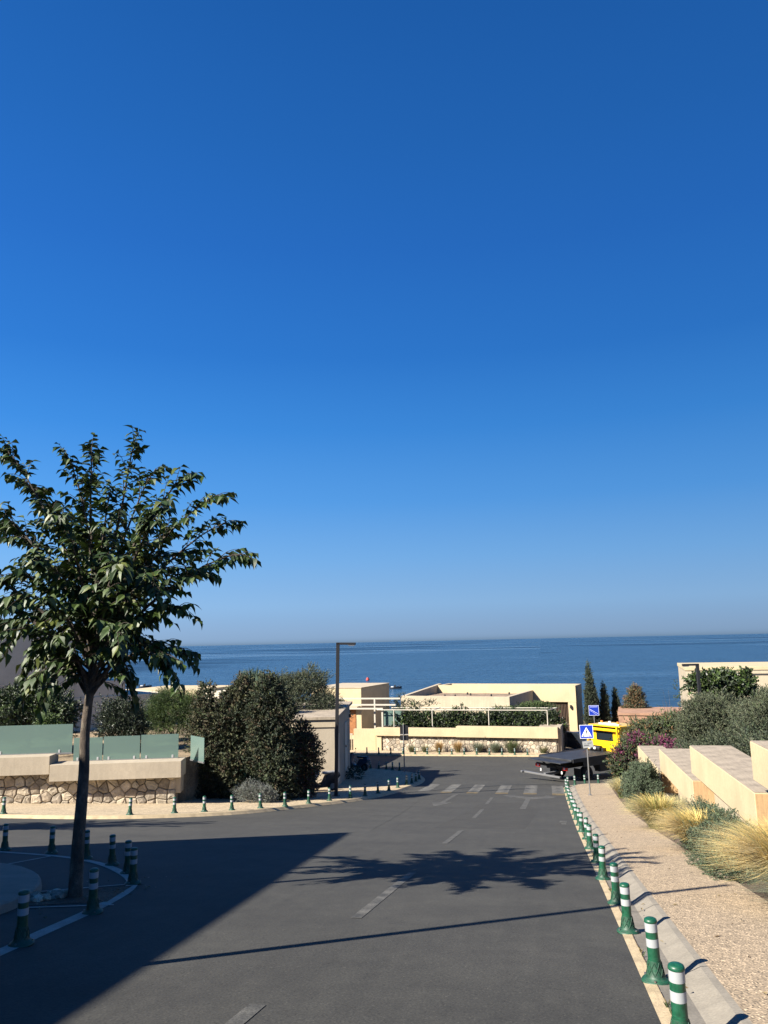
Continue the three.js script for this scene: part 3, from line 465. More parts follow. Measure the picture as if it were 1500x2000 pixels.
bush('evergreen_shrub', 'tallest dark evergreen shrub in the middle of the hedge', 'shrub', [-9.25, 31.2, -4.6], columns(7, 4, 1.75, .8, 3.9, 5.2), { seed: 102, n: 48000, len: .12, wid: .06, colors: [...C.photinia, ...C.dark], shell: .5 }, [7, 3.6, .6, .04], L.dull, H);
bush('evergreen_shrub', 'reddish leaved shrub at the right end of the hedge by the scooters', 'shrub', [-8.05, 32.5, -4.7], columns(3, 2, .55, .4, 2.5, 3.2), { seed: 103, n: 16000, len: .1, wid: .055, colors: [...C.red, ...C.photinia], shell: .55 }, [5, 2.6, .3, .03], L.dull, H);
bush('silver_bush', 'low silvery bush at the foot of the dark hedge', 'bush', [-8.9, 29.55, -4.3], [[0, .3, 0, .75, .38, .45], [.5, .25, .05, .4, .3, .35]], { seed: 104, n: 9000, len: .06, wid: .02, colors: C.silver }, [6, .4, .4, .012]);
bush('low_plant', 'small dark plant beside the shed wall', 'plant', [-8.35, 43.6, -5.85], [[0, .3, 0, .5, .35, .6]], { seed: 105, n: 900, len: .1, wid: .04, colors: C.dark }, [4, .3, .2, .01]);
bush('olive_tree', 'grey green olive tree showing above the shed roof', 'tree', [-10.9, 42, -5.7], [[0, 4.4, 0, 1.6, 1.1, 1.5], [.5, 5.2, 0, .95, .75, .9], [-1, 4.9, .2, .9, .8, .9], [1.5, 3.9, .3, .75, .6, .8]], { seed: 106, n: 24000, len: .12, wid: .034, colors: C.olive, shell: .6 }, [5, 4.2, 1, .09]);
bush('dark_shrub', 'dark round shrub between olive and lamp post, behind the shed', 'shrub', [-11.4, 47.8, -6.2], [[.3, 3.6, 0, 1.2, .9, 1.1], [-1.1, 3.4, 0, 1, .9, 1]], { seed: 107, n: 14000, len: .13, wid: .065, colors: C.dark }, [5, 3.2, .6, .06]);
bush('feathery_tree', 'feathery light green tree behind the glass balustrade', 'tree', [-14.6, 34.2, -2.62], [[0, 1.15, 0, 1.2, .8, 1.1], [-.25, 1.75, 0, .8, .5, .8], [.9, 1.3, .1, .75, .75, .7], [-1.0, .8, .1, .65, .6, .6]], { seed: 108, n: 30000, len: .15, wid: .012, colors: C.bright, droop: .5, spray: 7, shell: .6 }, [6, 1.3, .7, .04]);
bush('garden_shrub', 'round green shrub above the left glass panels', 'shrub', [-19.3, 30.2, -2.62], [[0, 1.7, 0, 1.25, 1.05, 1.1], [1.35, 1.55, .1, .85, .8, .8], [-1.2, 1.6, 0, 1.1, 1, 1]], { seed: 109, n: 36000, len: .1, wid: .055, colors: [...C.green, ...C.dark] }, [6, 1.5, .8, .04], L.leaf);
bush('garden_shrub', 'dark green shrub just right of the street tree trunk behind glass', 'shrub', [-15.4, 30.9, -2.62], [[0, 1.15, 0, .95, .95, .9], [.55, .8, .2, .6, .7, .6]], { seed: 110, n: 18000, len: .08, wid: .04, colors: C.dark }, [5, 1.1, .5, .03], L.leaf);
bush('garden_shrub', 'yellow green sprig peeping over the tall glass panel', 'shrub', [-17.6, 29.0, -2.62], [[0, 1.25, 0, .4, .4, .35], [.4, 1.0, 0, .3, .3, .3]], { seed: 111, n: 4000, len: .08, wid: .04, colors: C.bright }, [4, 1.1, .2, .02], L.leaf);
{ // palm top above the hedge
  const o = thing('small_palm', 'spiky blue green palm top rising behind the dark hedge', 'palm', [-12.2, -4.75, -38]), Lv = new Leaves(113), r = Lv.r; part(o, 'trunk', taper([V(0, -1, 0), V(.05, 2, 0), V(0, 4.2, 0)], .12, .08, 6, 8), M.bark);
  for (let k = 0; k < 34; k++) { const a = r() * 6.28, e = .1 + r() * 1.3, d = V(Math.cos(a) * Math.cos(e), Math.sin(e), Math.sin(a) * Math.cos(e)); for (let q = 0; q < 12; q++) Lv.leaf(V(0, 4.2, 0).addScaledVector(d, .25), d.clone().addScaledVector(rdir(r), .22).normalize(), rdir(r), .75 + r() * .3, .03, [.05, .085, .05]); }
  part(o, 'crown', Lv.geo(), L.matte);
}
// hedge and climbers on the villa terrace
bush('terrace_hedge', 'long dark hedge behind the white pergola rails', 'hedge', [-3.4, 66.4, -6.5], Array.from({ length: 13 }, (_, i) => [-6.2 + i * 1.03, 1.05, .1 * Math.sin(i * 2.1) + i * .05, .85, 1.15 + .12 * Math.sin(i * 1.7), .7]), { seed: 120, n: 36000, len: .17, wid: .09, colors: [...C.dark, ...C.green, ...C.dark], shell: .5 }, [8, 1.2, 5, .03], L.leaf);
bush('climbing_vine', 'scraggly vine climbing the villa front at its left corner', 'vine', [-8.6, 67.7, -6.3], [[-1.6, 2.3, 0, .95, 1.0, .5], [-.3, 2.55, .2, 1.0, .35, .3], [1.1, 2.7, .2, .85, .25, .25], [-1.9, 1.2, 0, .6, .9, .5]], { seed: 121, n: 2600, len: .12, wid: .06, colors: [...C.dark, ...C.olive], shell: .9 }, [7, 2.7, 1.7, .03]);
bush('climbing_vine', 'green creeper over the pergola beside the slatted entrance', 'vine', [1.5, 67.6, -6.3], [[0, 2.3, 0, 1.5, .35, .7], [.5, 1.6, -.3, .6, .6, .5], [-2.5, 2.05, .4, 1.6, .2, .5]], { seed: 122, n: 8000, len: .12, wid: .06, colors: C.green, shell: .8 }, [5, 2.2, .8, .03]);
// right-hand garden
bush('olive_tree', 'large grey olive tree in front of the right-hand house', 'tree', [10.6, 40, -4.4], [[0, 1.6, 0, 1.7, 1.3, 1.5], [-1.0, 2.4, .1, .85, .7, .8], [.8, 2.2, .1, 1.0, .65, .9], [2.2, 1.5, 0, 1.3, 1.1, 1.1], [-1.4, 1.2, .2, .7, 1.1, .8]], { seed: 130, n: 70000, len: .12, wid: .034, colors: C.olive, shell: .55 }, [6, 2.2, 1.2, .09]);
bush('olive_tree', 'grey olive tree cut by the right picture edge', 'tree', [11.6, 35, -3.6], [[0, 1.5, 0, 1.5, 1.25, 1.3], [1.2, 2.2, 0, 1.1, .9, 1]], { seed: 131, n: 32000, len: .12, wid: .034, colors: C.olive, shell: .55 }, [5, 1.8, .9, .08]);
bush('fig_tree', 'dark broad leaved tree against the cream wall, behind the olives', 'tree', [11.4, 45.6, -4.85], [[0, 3.7, 0, 1.0, .65, .9], [1.2, 3.5, .1, .85, .6, .8], [-.8, 4.0, 0, .4, .25, .4], [1.7, 4.1, 0, .25, .4, .25], [.5, 4.15, 0, .5, .3, .4]], { seed: 132, n: 7500, len: .19, wid: .13, colors: [...C.dark, ...C.green], shell: .75 }, [6, 4.2, 1, .06], L.leaf);
bush('garden_shrub', 'wide olive green shrub mass behind the bougainvillea', 'shrub', [8.9, 44.2, -4.8], [[-1.3, 1.2, 0, 1.1, .85, .9], [0, 1.3, 0, 1.1, .9, 1], [1.2, 1.0, .2, 1.1, 1.0, .9]], { seed: 133, n: 30000, len: .12, wid: .055, colors: [...C.green, ...C.rust, ...C.olive], shell: .55 }, [7, 1.1, 1.4, .04]);
bush('garden_shrub', 'dark shrub behind the second highest concrete block', 'shrub', [9.3, 34, -3.9], [[0, .75, 0, 1.2, .75, 1.1], [1.5, 1.0, 0, 1.3, 1.0, 1.1], [-.9, .5, -1.5, .8, .6, .9]], { seed: 134, n: 26000, len: .1, wid: .04, colors: [...C.dark, ...C.olive], shell: .5 }, [6, .8, .9, .03]);
bush('garden_shrub', 'dark foliage at the right edge behind the nearest block', 'shrub', [8.6, 24.5, -2.4], [[0, .5, 0, .9, .65, 1.3], [1, .8, 0, 1, .8, 1.2]], { seed: 135, n: 18000, len: .1, wid: .04, colors: [...C.dark, ...C.olive] }, [5, .6, .7, .03]);
{ // bougainvillea: green leaves and magenta bracts
  const o = thing('bougainvillea', 'bougainvillea with magenta flowers spilling over the far end of the stepped wall', 'bougainvillea', [6.35, -4.95, -40.2]);
  part(o, 'stem', stems(140, 8, 1.3, .8, .025), M.bark);
  part(o, 'crown', foliage(141, [[0, .75, 0, .9, .8, .9], [.5, 1.35, -.2, .85, .6, .8], [-.45, .55, .4, .7, .6, .6], [1.0, 1.6, .8, .6, .4, .9]], { n: 20000, len: .1, wid: .06, colors: [...C.green, ...C.rust, ...C.dark], shell: .6 }), L.matte);
  part(o, 'flowers', foliage(142, [[.35, 1.75, .25, .6, .28, .5], [-.6, 1.05, .5, .3, .35, .3], [.35, .95, .75, .4, .28, .3], [1.2, 1.75, 1.3, .5, .22, 1.1], [1.35, 1.55, 3.2, .4, .18, 1.1]], { n: 4500, len: .075, wid: .05, colors: C.magenta, shell: .8 }), L.matte);
}
// cypresses and trees toward the shore
for (const [x, s, y, h, w, lab] of [[6.45, 75, -7.9, 6.75, .58, 'tallest dark cypress right of the villa'], [7.75, 76, -7.9, 5.0, .36, 'slim cypress second from the villa'], [8.85, 77, -7.9, 4.5, .3, 'thin short cypress left of the rust tinged tree'], [7.2, 80, -8.2, 4.6, .32, 'thin cypress half hidden between the two taller cypresses']]) {
  const cl = []; for (let k = 0; k < 9; k++) { const t = k / 8; cl.push([.05 * Math.sin(k * 2.3), .6 + t * (h - .9), .05 * Math.cos(k * 1.9), w * (1 - .82 * Math.pow(t, 1.6)), h * .1, w * (1 - .82 * Math.pow(t, 1.6))]); }
  bush('cypress_tree', lab, 'tree', [x, s, y], cl, { seed: 150 + Math.round(x * 10), n: 16000, len: .16, wid: .06, colors: C.cyp, up: 1.4, shell: .5 }, [1, h * .9, .05, .08], L.matte, 'cypresses by the shore');
}
bush('rusty_tree', 'round bush with rust coloured top among the cypresses', 'tree', [10.4, 75, -7.9], [[0, 3.3, 0, .85, 1.0, .8], [.1, 4.4, 0, .5, .65, .5], [-.7, 2.8, .1, .6, .6, .6]], { seed: 160, n: 12000, len: .14, wid: .06, colors: C.rust, shell: .6 }, [4, 3.2, .5, .06]);
bush('wispy_shoots', 'tall thin shoots standing against the sea right of the cypresses', 'plant', [10.9, 58, -5.9], [[0, 1.6, 0, .9, .6, .5], [.55, 3.4, 0, .1, 1.0, .1], [1.6, 2.4, 0, .12, .8, .12], [-.6, 2.2, 0, .1, .6, .1], [2.0, 1.4, 0, .8, .5, .5]], { seed: 161, n: 2600, len: .12, wid: .05, colors: [...C.dark, ...C.green], shell: .9 }, [6, 4, .9, .015]);
bush('shore_shrub', 'dark shrub line in front of the terracotta roof', 'shrub', [11.5, 60, -7.0], [[-2, 1.6, 0, 1.4, .8, .8], [0, 1.7, 0, 1.5, .9, .9], [2, 1.6, 0, 1.4, .9, .8]], { seed: 162, n: 16000, len: .13, wid: .06, colors: C.dark }, [6, 1.4, 1.6, .04]);

// grasses: arching blades, green at the foot and straw coloured at the tip
function tuft(name, label, [x, s, y], { n, h, spread, wid = .011, foot, tip, seed, lean = [0, 0], mixGreen = 0 }, group) {
  const o = thing(name, label, 'grass', [x, y, -s], 0, group), r = rng(seed), P = [], Cc = [], seg = 5;
  for (let i = 0; i < n; i++) {
    const a = r() * 6.28, rb = Math.sqrt(r()) * spread * .28, e = (.25 + .75 * r()), L0 = h * (.65 + r() * .5), out = spread * e, b0 = V(Math.cos(a) * rb, 0, Math.sin(a) * rb), dx = Math.cos(a + (r() - .5) * .9), dz = Math.sin(a + (r() - .5) * .9), sd = V(-dz, 0, dx), g = r() < mixGreen, v = .5 + r() * .85;
    const pts = []; for (let k = 0; k <= seg; k++) { const t = k / seg, arch = t * t; pts.push(V(b0.x + dx * out * (.35 * t + .65 * arch) + lean[0] * arch, L0 * (t * 1.12 - .34 * arch * t * (.4 + e)), b0.z + dz * out * (.35 * t + .65 * arch) + lean[1] * arch)); }
    for (let k = 0; k < seg; k++) {
      const w0 = wid * (1 - k / seg * .85), w1 = wid * (1 - (k + 1) / seg * .85), A = pts[k], B = pts[k + 1], q = [A.clone().addScaledVector(sd, w0 / 2), A.clone().addScaledVector(sd, -w0 / 2), B.clone().addScaledVector(sd, -w1 / 2), B.clone().addScaledVector(sd, w1 / 2)];
      const col = t => { const m = g ? smooth(.8, 1, t) * .3 : smooth(.22, .62, t); return [0, 1, 2].map(c => mix(foot[c], tip[c], m) * v); }, c0 = col(k / seg), c1 = col((k + 1) / seg);
      for (const [p, c] of [[q[0], c0], [q[1], c0], [q[2], c1], [q[0], c0], [q[2], c1], [q[3], c1]]) { P.push(p.x, p.y, p.z); Cc.push(...c); }
    }
  }
  const g = new THREE.BufferGeometry(); g.setAttribute('position', new THREE.Float32BufferAttribute(P, 3)); g.setAttribute('color', new THREE.Float32BufferAttribute(Cc, 3)); g.setAttribute('uv', new THREE.Float32BufferAttribute(new Float32Array(P.length / 3 * 2), 2)); g.computeVertexNormals();
  part(o, 'blades', g, L.grass); return o;
}
const gold = [.64, .48, .16], straw = [.62, .53, .25], gfoot = [.16, .2, .045], blue = [.17, .2, .11];
const GB = 'ornamental grasses along the right pavement';
tuft('fountain_grass', 'large golden fountain grass clump nearest on the right', [5.38, 11.3, G(11.3) + .09], { n: 4200, wid: .013, h: 1.0, spread: 1.0, foot: gfoot, tip: gold, seed: 201, lean: [-.12, .1], mixGreen: .12 }, GB);
tuft('fountain_grass', 'golden fountain grass clump beside the round grey shrub', [5.25, 17.4, G(17.4) + .09], { n: 3200, wid: .014, h: .82, spread: .82, foot: gfoot, tip: gold, seed: 202, lean: [-.15, .1], mixGreen: .12 }, GB);
tuft('fountain_grass', 'mixed green and gold grass clump third from the front', [5.15, 22.8, G(22.8) + .09], { n: 3000, wid: .015, h: .9, spread: .9, foot: gfoot, tip: gold, seed: 203, lean: [-.1, .1], mixGreen: .4 }, GB);
tuft('fountain_grass', 'pale straw grass clump farthest along the pavement near the truck', [5.4, 35.2, G(35.2) + .09], { n: 2200, h: .85, spread: .8, wid: .016, foot: gfoot, tip: straw, seed: 204, mixGreen: .15 }, GB);
tuft('blue_grass', 'blue green grass clump at the bottom right picture edge', [5.3, 10.15, G(10.15) + .09], { n: 1500, wid: .012, h: .55, spread: .8, foot: [.1, .13, .06], tip: [.2, .22, .1], seed: 205, mixGreen: .5 }, GB);
tuft('blue_grass', 'pale grey green grass between the golden clumps under the block end', [6.0, 21.0, G(21) + .09], { n: 1300, h: .85, spread: .6, foot: [.13, .15, .08], tip: [.36, .33, .18], seed: 206, mixGreen: .35 }, GB);
tuft('blue_grass', 'pale grass behind the third concrete block end', [6.1, 25.5, G(25.5) + .09], { n: 1100, h: .8, spread: .55, foot: [.13, .15, .08], tip: [.38, .34, .18], seed: 207, mixGreen: .3 }, GB);
bush('grey_shrub', 'dense low grey green shrub under the large concrete block', 'shrub', [5.6, 16.5, G(16.5) - .4], [[.05, .5, -1.6, .62, .42, 1.3], [-.1, .72, .3, .62, .4, 1.1], [-.35, .95, 1.9, .5, .36, 1.0], [-.62, 1.05, 3.0, .3, .26, .7]], { seed: 210, n: 70000, len: .042, wid: .021, colors: C.grey, shell: .35 }, [8, .9, .5, .012]);
bush('grey_shrub', 'grey green shrub beside the lowest concrete block', 'shrub', [5.55, 29.8, G(29.8) + .09], [[0, .6, 0, .55, .75, 1.3], [.1, .95, -.4, .45, .5, .8]], { seed: 211, n: 45000, len: .055, wid: .026, colors: C.grey, shell: .35 }, [8, .9, .5, .012]);
[[-8.3, 1, 'small pale grass tuft at the left foot of the far stone wall'], [-6.1, 2, 'dry golden tuft left of centre along the far stone wall'], [-4.6, 2, 'golden tuft next to the blue clump at the far wall'], [-3.0, 3, 'grey blue clump at the middle of the far wall'], [-1.7, 3, 'low grey clump right of the blue one at the far wall'], [-.4, 4, 'tall dark green grass clump at the far wall'], [2.0, 1, 'thin green tuft at the right end of the far wall'], [-7.2, 1, 'sparse green tuft second from the left of the far wall']].forEach(([x, k, lab], i) => {
  const o = { 1: { h: .65, spread: .6, foot: [.07, .09, .03], tip: [.16, .15, .06], n: 260 }, 2: { h: .95, spread: .6, foot: [.14, .12, .04], tip: [.36, .22, .07], n: 420 }, 3: { h: .9, spread: .75, foot: [.07, .09, .055], tip: [.13, .15, .09], n: 480 }, 4: { h: 1.1, spread: .85, foot: [.04, .07, .02], tip: [.09, .12, .03], n: 600 } }[k];
  tuft('wall_grass', lab, [x, 62.9 - (x + 11) * .02, -7.02], { ...o, wid: .025, seed: 220 + i }, 'grasses along the far wall');
});

// street tree: forked trunk, arching limbs, drooping toothed leaves
const leafG = [];
for (let k = 0; k < 5; k++) { // leaf shapes: ovate, folded along the midrib, tip bent down; local +x along the midrib
  const n = 6, P = [], fold = .12 + .07 * k, bend = .25 + .12 * k, half = [0, .62, .98, .9, .6, .26, 0];
  const row = (i, sd) => { const t = i / n, w = half[i] * .29 * (1 + .12 * Math.sin(i * 2.6 + k)); return [t, -bend * t * t * .6 + Math.abs(sd) * w * fold * 1.6, sd * w]; };
  for (let i = 0; i < n; i++) for (const sd of [-1, 1]) { const a = row(i, 0), b = row(i + 1, 0), c = row(i, sd), d = row(i + 1, sd); for (const q of (sd > 0 ? [a, c, d, a, d, b] : [a, d, c, a, b, d])) P.push(...q); }
  const g = new THREE.BufferGeometry(); g.setAttribute('position', new THREE.Float32BufferAttribute(P, 3)); g.setAttribute('uv', new THREE.Float32BufferAttribute(new Float32Array(P.length / 3 * 2), 2)); g.computeVertexNormals(); leafG.push(g);
}
const leafTone = [[.021, .044, .007], [.031, .06, .009], [.046, .076, .012], [.016, .032, .006], [.085, .105, .018]].map(c => new THREE.MeshPhysicalMaterial({ color: lin(...c), roughness: .5, specularIntensity: .7, transmission: .22, thickness: 0, side: THREE.DoubleSide }));
function streetTree(label, x, s, tips, seed, singles) {
  const o = thing('street_tree', label, 'tree', [x, G(s), -s]), r = rng(seed), limbs = [], spots = [];
  const fork = V(.09, 2.75, 0);
  part(o, 'trunk', taper([V(0, -.2, 0), V(.015, .6, 0), V(.07, 1.6, .02), V(.05, 2.1, 0), V(.11, 2.8, 0), V(.16, 3.6, .03), V(.12, 4.4, 0)], .1, .038, 26, 14, .75), M.bark);
  const twig = (a, dir, len) => { // a twig with leaves along it
    const b = a.clone().addScaledVector(dir, len * .55).add(V(0, len * .06, 0)), c = a.clone().addScaledVector(dir, len).add(V(0, -len * .14, 0)); limbs.push(taper([a, b, c], .007, .0025, 4, 4));
    const q = new THREE.QuadraticBezierCurve3(a, b, c), n = Math.max(3, Math.round(len / .047));
    for (let i = 1; i <= n; i++) { const t = i / n, p = q.getPoint(t), tg = q.getTangent(t), sd = V(-tg.z, 0, tg.x).normalize().multiplyScalar(i % 2 ? 1 : -1), ld = tg.clone().multiplyScalar(.55 + .4 * (i === n)).addScaledVector(sd, .75).add(V(0, -.3 - r() * .5, 0)).addScaledVector(rdir(r), .22).normalize(); spots.push([p, ld, .108 + r() * .08]); }
  };
  tips.forEach(tp => {
    const e = V(tp[0], tp[1], -tp[2]), low = clamp((tp[1] - 2.6) / 3.8, 0, 1), a = V(mix(.1, .15, low), mix(2.5, 3.9, low * .9), 0), m = a.clone().lerp(e, .5).add(V((r() - .5) * .2, .16 + .22 * (1 - low), (r() - .5) * .2)), pre = e.clone().lerp(m, .3).add(V(0, .08, 0));
    const cv = new THREE.CatmullRomCurve3([a, m, pre, e]); limbs.push(taper([a, m, pre, e], .03, .006, 12, 6));
    const len = cv.getLength(), nT = Math.round(len * 10);
    for (let i = 0; i < nT; i++) { const t = .24 + .74 * (i + r() * .7) / nT, p = cv.getPointAt(Math.min(.99, t)), tg = cv.getTangentAt(Math.min(.99, t)), d = tg.clone().multiplyScalar(.5 + .7 * t).addScaledVector(rdir(r), 1.05 - .55 * t).add(V(0, .12, 0)).normalize(); twig(p, d, (.22 + r() * .34) * (1.1 - .45 * t)); }
    twig(cv.getPointAt(.88), cv.getTangentAt(.97), .48);
  });
  part(o, 'branches', limbs, M.bark);
  const up = V(0, 1, 0), X = V(1, 0, 0), mt = new THREE.Matrix4(), place = (sp) => { const ld = sp[1], z = V().crossVectors(ld, up).normalize(), y = V().crossVectors(z, ld).normalize(); y.addScaledVector(z, (sp[2] * 997 % 1 - .5) * 1.2).normalize(); z.crossVectors(ld, y).normalize(); y.crossVectors(z, ld); mt.makeBasis(ld, y, z); return mt; };
  // the leaves nearest to the road are pieces of their own, the rest are one mass
  spots.sort((a, b) => b[0].z - a[0].z);
  const rest = [[], [], [], [], []];
  spots.forEach((sp, i) => {
    const m = place(sp).clone().scale(V(sp[2], sp[2], sp[2])).setPosition(sp[0]), t = Math.min(4, Math.floor(Math.pow(r(), 1.5) * 5)), g = leafG[i % 5];
    if (i < singles) { const q = part(o, 'leaf', g, leafTone[t]); m.decompose(q.position, q.quaternion, q.scale); } else rest[t].push(g.clone().applyMatrix4(m));
  });
  rest.forEach((l, t) => { if (l.length) part(o, 'foliage', l, leafTone[t]).userData.kind = 'stuff'; });
  return o;
}
const treeTips = [[-.9, 2.75, .2], [.4, 3.3, 1.0], [-.5, 3.6, 1.0], [.9, 3.6, -.6], [-1.0, 4.3, -.3], [.2, 4.4, .3], [-.6, 5.0, .2], [.9, 4.6, .5], [0.66, 6.21, 0.0], [-1.74, 6.34, 0.3], [-0.11, 5.93, -0.49], [1.84, 5.32, 0.2], [1.78, 5.5, -0.59], [0.57, 5.94, 0.79], [1.9, 4.99, 0.49], [2.46, 4.42, -0.3], [1.37, 4.33, 0.69], [1.55, 3.73, -0.2], [1.22, 3.18, 0.39], [1.68, 2.98, -0.79], [0.42, 2.81, 0.49], [-0.06, 2.84, -0.59], [-1.19, 3.05, 0.49], [-0.56, 3.41, -0.79], [-2.13, 3.93, 0.3], [-1.94, 4.47, -0.49], [-2.2, 5.26, 0.98], [-2.21, 5.68, 0.0], [-1.87, 5.89, 1.18], [0.01, 4.32, -1.18], [0.88, 5.23, -0.98], [0.57, 5.01, 1.28], [1.63, 4.01, -1.18], [1.35, 3.39, -1.48], [-1.18, 3.96, 1.57], [0.11, 3.85, -1.57], [-0.9, 5.15, 1.77], [1.5, 4.21, -1.67], [0.4, 4.88, -1.28], [1.69, 4.97, -1.08], [-2.55, 3.57, 1.18], [-0.41, 6.32, 0.59]];
streetTree('young street tree with dark drooping leaves in the kerbside tree pit', -3.91, 9.84, treeTips, 301, 300);
streetTree('second street tree left of the picture, its shadow on the side street', -16.1, 15.0, treeTips.map(([a, b, c]) => [-a * .9, b * .95, c]), 302, 0);

// ---------------------------------------------------------------- bollards
const bollard = (() => {
  const o = new THREE.Group(), lathe = pts => plain(new THREE.LatheGeometry(pts.map(p => new THREE.Vector2(...p)), 24));
  const add = (n, g, m, p = o) => { const q = shadow(new THREE.Mesh(g, m)); q.name = n; p.add(q); return q; };
  const foot = add('foot', lathe([[0, 0], [.118, 0], [.12, .012], [.108, .026], [.086, .038], [.074, .055], [.062, .1], [.054, .165], [.0515, .17]]), M.greenDark);
  for (let k = 0; k < 3; k++) { const a = k * 2.094 + .5; add('bolt', cyl(.011, .011, .012, Math.cos(a) * .1, .035, Math.sin(a) * .1, 6), M.bolt, foot); }
  const ribs = []; for (let k = 0; k < 8; k++) for (const s of [-1, 1]) { const a = k / 8 * 6.283, pts = []; for (let t = 0; t <= 1.001; t += .25) { const b = a + s * t * .78, y = .06 + t * .1, rr = mix(.073, .0555, t); pts.push([Math.cos(b) * rr, y, Math.sin(b) * rr]); } ribs.push(tube(pts, .0035, 5, 4)); }
  add('foot_ribs', join(ribs), M.greenDark, foot);
  add('post', lathe([[.0505, .165], [.05, .2], [.05, .47]]), M.green);
  add('reflective_band', lathe([[.0508, .274], [.0516, .275], [.0516, .339], [.0508, .34]]), M.band); add('reflective_band', lathe([[.0508, .393], [.0516, .394], [.0516, .462], [.0508, .463]]), M.band);
  add('cap', lathe([[.05, .464], [.0535, .466], [.0535, .478], [.049, .49], [.036, .497], [0, .5]]), M.green);
  return o;
})();
const ord = ['first', 'second', 'third', 'fourth', 'fifth', 'sixth', 'seventh', 'eighth', 'ninth', 'tenth', 'eleventh', 'twelfth', 'thirteenth', 'fourteenth', 'fifteenth', 'sixteenth', 'seventeenth', 'eighteenth', 'nineteenth', 'twentieth', 'twenty-first', 'twenty-second'];
{
  const r = rng(71);
  const place = (x, s, label, group, h = 0) => { const b = bollard.clone(); b.name = numbered('bollard'); b.position.set(x, G(s) + h, -s); b.rotation.set((r() - .5) * .08, r() * 6, (r() - .5) * .08); b.userData = { label, category: 'bollard', group }; scene.add(b); };
  const right = [[3.07, 5.72], [3.11, 7.3], [3.07, 9.28], [3.1, 11.09], [3.07, 13.33], [3.11, 15.54], [3.1, 17.9], [3.14, 20.13], [3.1, 22.2], [3.12, 24.2], [3.1, 26.2], [3.12, 28.2], [3.1, 30.2], [3.12, 32.2], [3.1, 34.2], [3.12, 36.2], [3.1, 38.2], [3.12, 40.2], [3.25, 41.7], [3.62, 42.5], [4.15, 43.05], [4.85, 43.35]];
  right.forEach(([x, s], i) => place(x, s, i ? `green bollard with white bands, ${ord[i]} from the front along the right kerb` : 'nearest green bollard, its foot cut off by the bottom edge on the right', 'bollards on the right kerb', .006));
  [[-2.82, 7.24], [-3.06, 8.88], [-3.74, 11.04], [-4.38, 12.03], [-5.15, 12.88], [-6.05, 13.53], [-7.18, 14.15], [-8.36, 14.36]].forEach(([x, s], i) => place(x, s, `dark green bollard on the white line round the tree bay, ${ord[i]} from the front`, 'bollards round the tree bay', .006));
  [[-14.24, 22.2], [-10.42, 23.0], [-9.42, 24.0], [-8.78, 24.85], [-8.17, 25.7], [-7.56, 26.8], [-7.03, 27.9], [-6.6, 29.4], [-6.2, 30.9], [-5.72, 32.4], [-5.37, 33.6], [-5.12, 35.1], [-4.94, 36.7], [-4.85, 38.48], [-4.72, 40.2], [-4.62, 41.2], [-4.6, 42.4], [-4.62, 43.7]].forEach(([x, s], i) => place(x - .06, s, `small green bollard on the edge of the left island, ${ord[i]} from the left`, 'bollards on the island edge', .1));
  [[-6.79, 49.2], [-7.3, 49.55], [-7.79, 50.0], [-8.35, 50.3], [-8.96, 50.6], [-9.53, 50.95], [-10.15, 51.3]].forEach(([x, s], i) => place(x, s, `shaded bollard behind the shed corner, ${ord[i]} from the right`, 'bollards at the back of the island', .1));
  for (let i = 0; i < 14; i++) { const x = -11.57 + i * .955; place(x, 61.15, `tiny bollard along the far kerb, ${ord[i]} from the left`, 'bollards along the far kerb', .11); }
}

// ---------------------------------------------------------------- lamps and signs
function lamp(label, x, s, y, H, turn, lean = 0) {
  const o = thing('street_lamp', label, 'street lamp', [x, y, -s], turn, 'street lamps'); o.rotation.z = lean;
  part(o, 'base_plate', bx(.34, .03, .34, 0, .115, 0, .005), M.darkMetal); part(o, 'pole', bx(.15, H, .13, 0, H / 2, 0, .012), M.darkMetal); part(o, 'arm', bx(.86, .1, .13, .355, H - .04, 0, .012), M.darkMetal);
  const h = part(o, 'lamp_head', bx(.3, .035, .11, .6, H - .105, 0, .008), M.greyMetal); part(h, 'diffuser', bx(.24, .01, .09, .6, H - .127, 0), M.whitePlastic); part(o, 'service_hatch', bx(.09, .4, .01, 0, 1, .068, .003), M.chassis); return o;
}
lamp('tall dark square street lamp on the left island beside the shed', -6.63, 33.28, -4.82, 6.56, 11 * D2R, -1.4 * D2R);
lamp('dark street lamp rising from the bushes by the right-hand house', 10.2, 43.2, -4.85, 5.1, Math.PI + .2);
lamp('street lamp left of the picture whose shadow crosses the road', -2.85, 5.4, G(5.4), 6.6, SUN_AZ + Math.PI);
function canvasMat(w, h, draw) { const c = document.createElement('canvas'); c.width = w; c.height = h; draw(c.getContext('2d')); const t = new THREE.CanvasTexture(c); t.colorSpace = THREE.SRGBColorSpace; return new THREE.MeshStandardMaterial({ map: t, roughness: .45 }); }
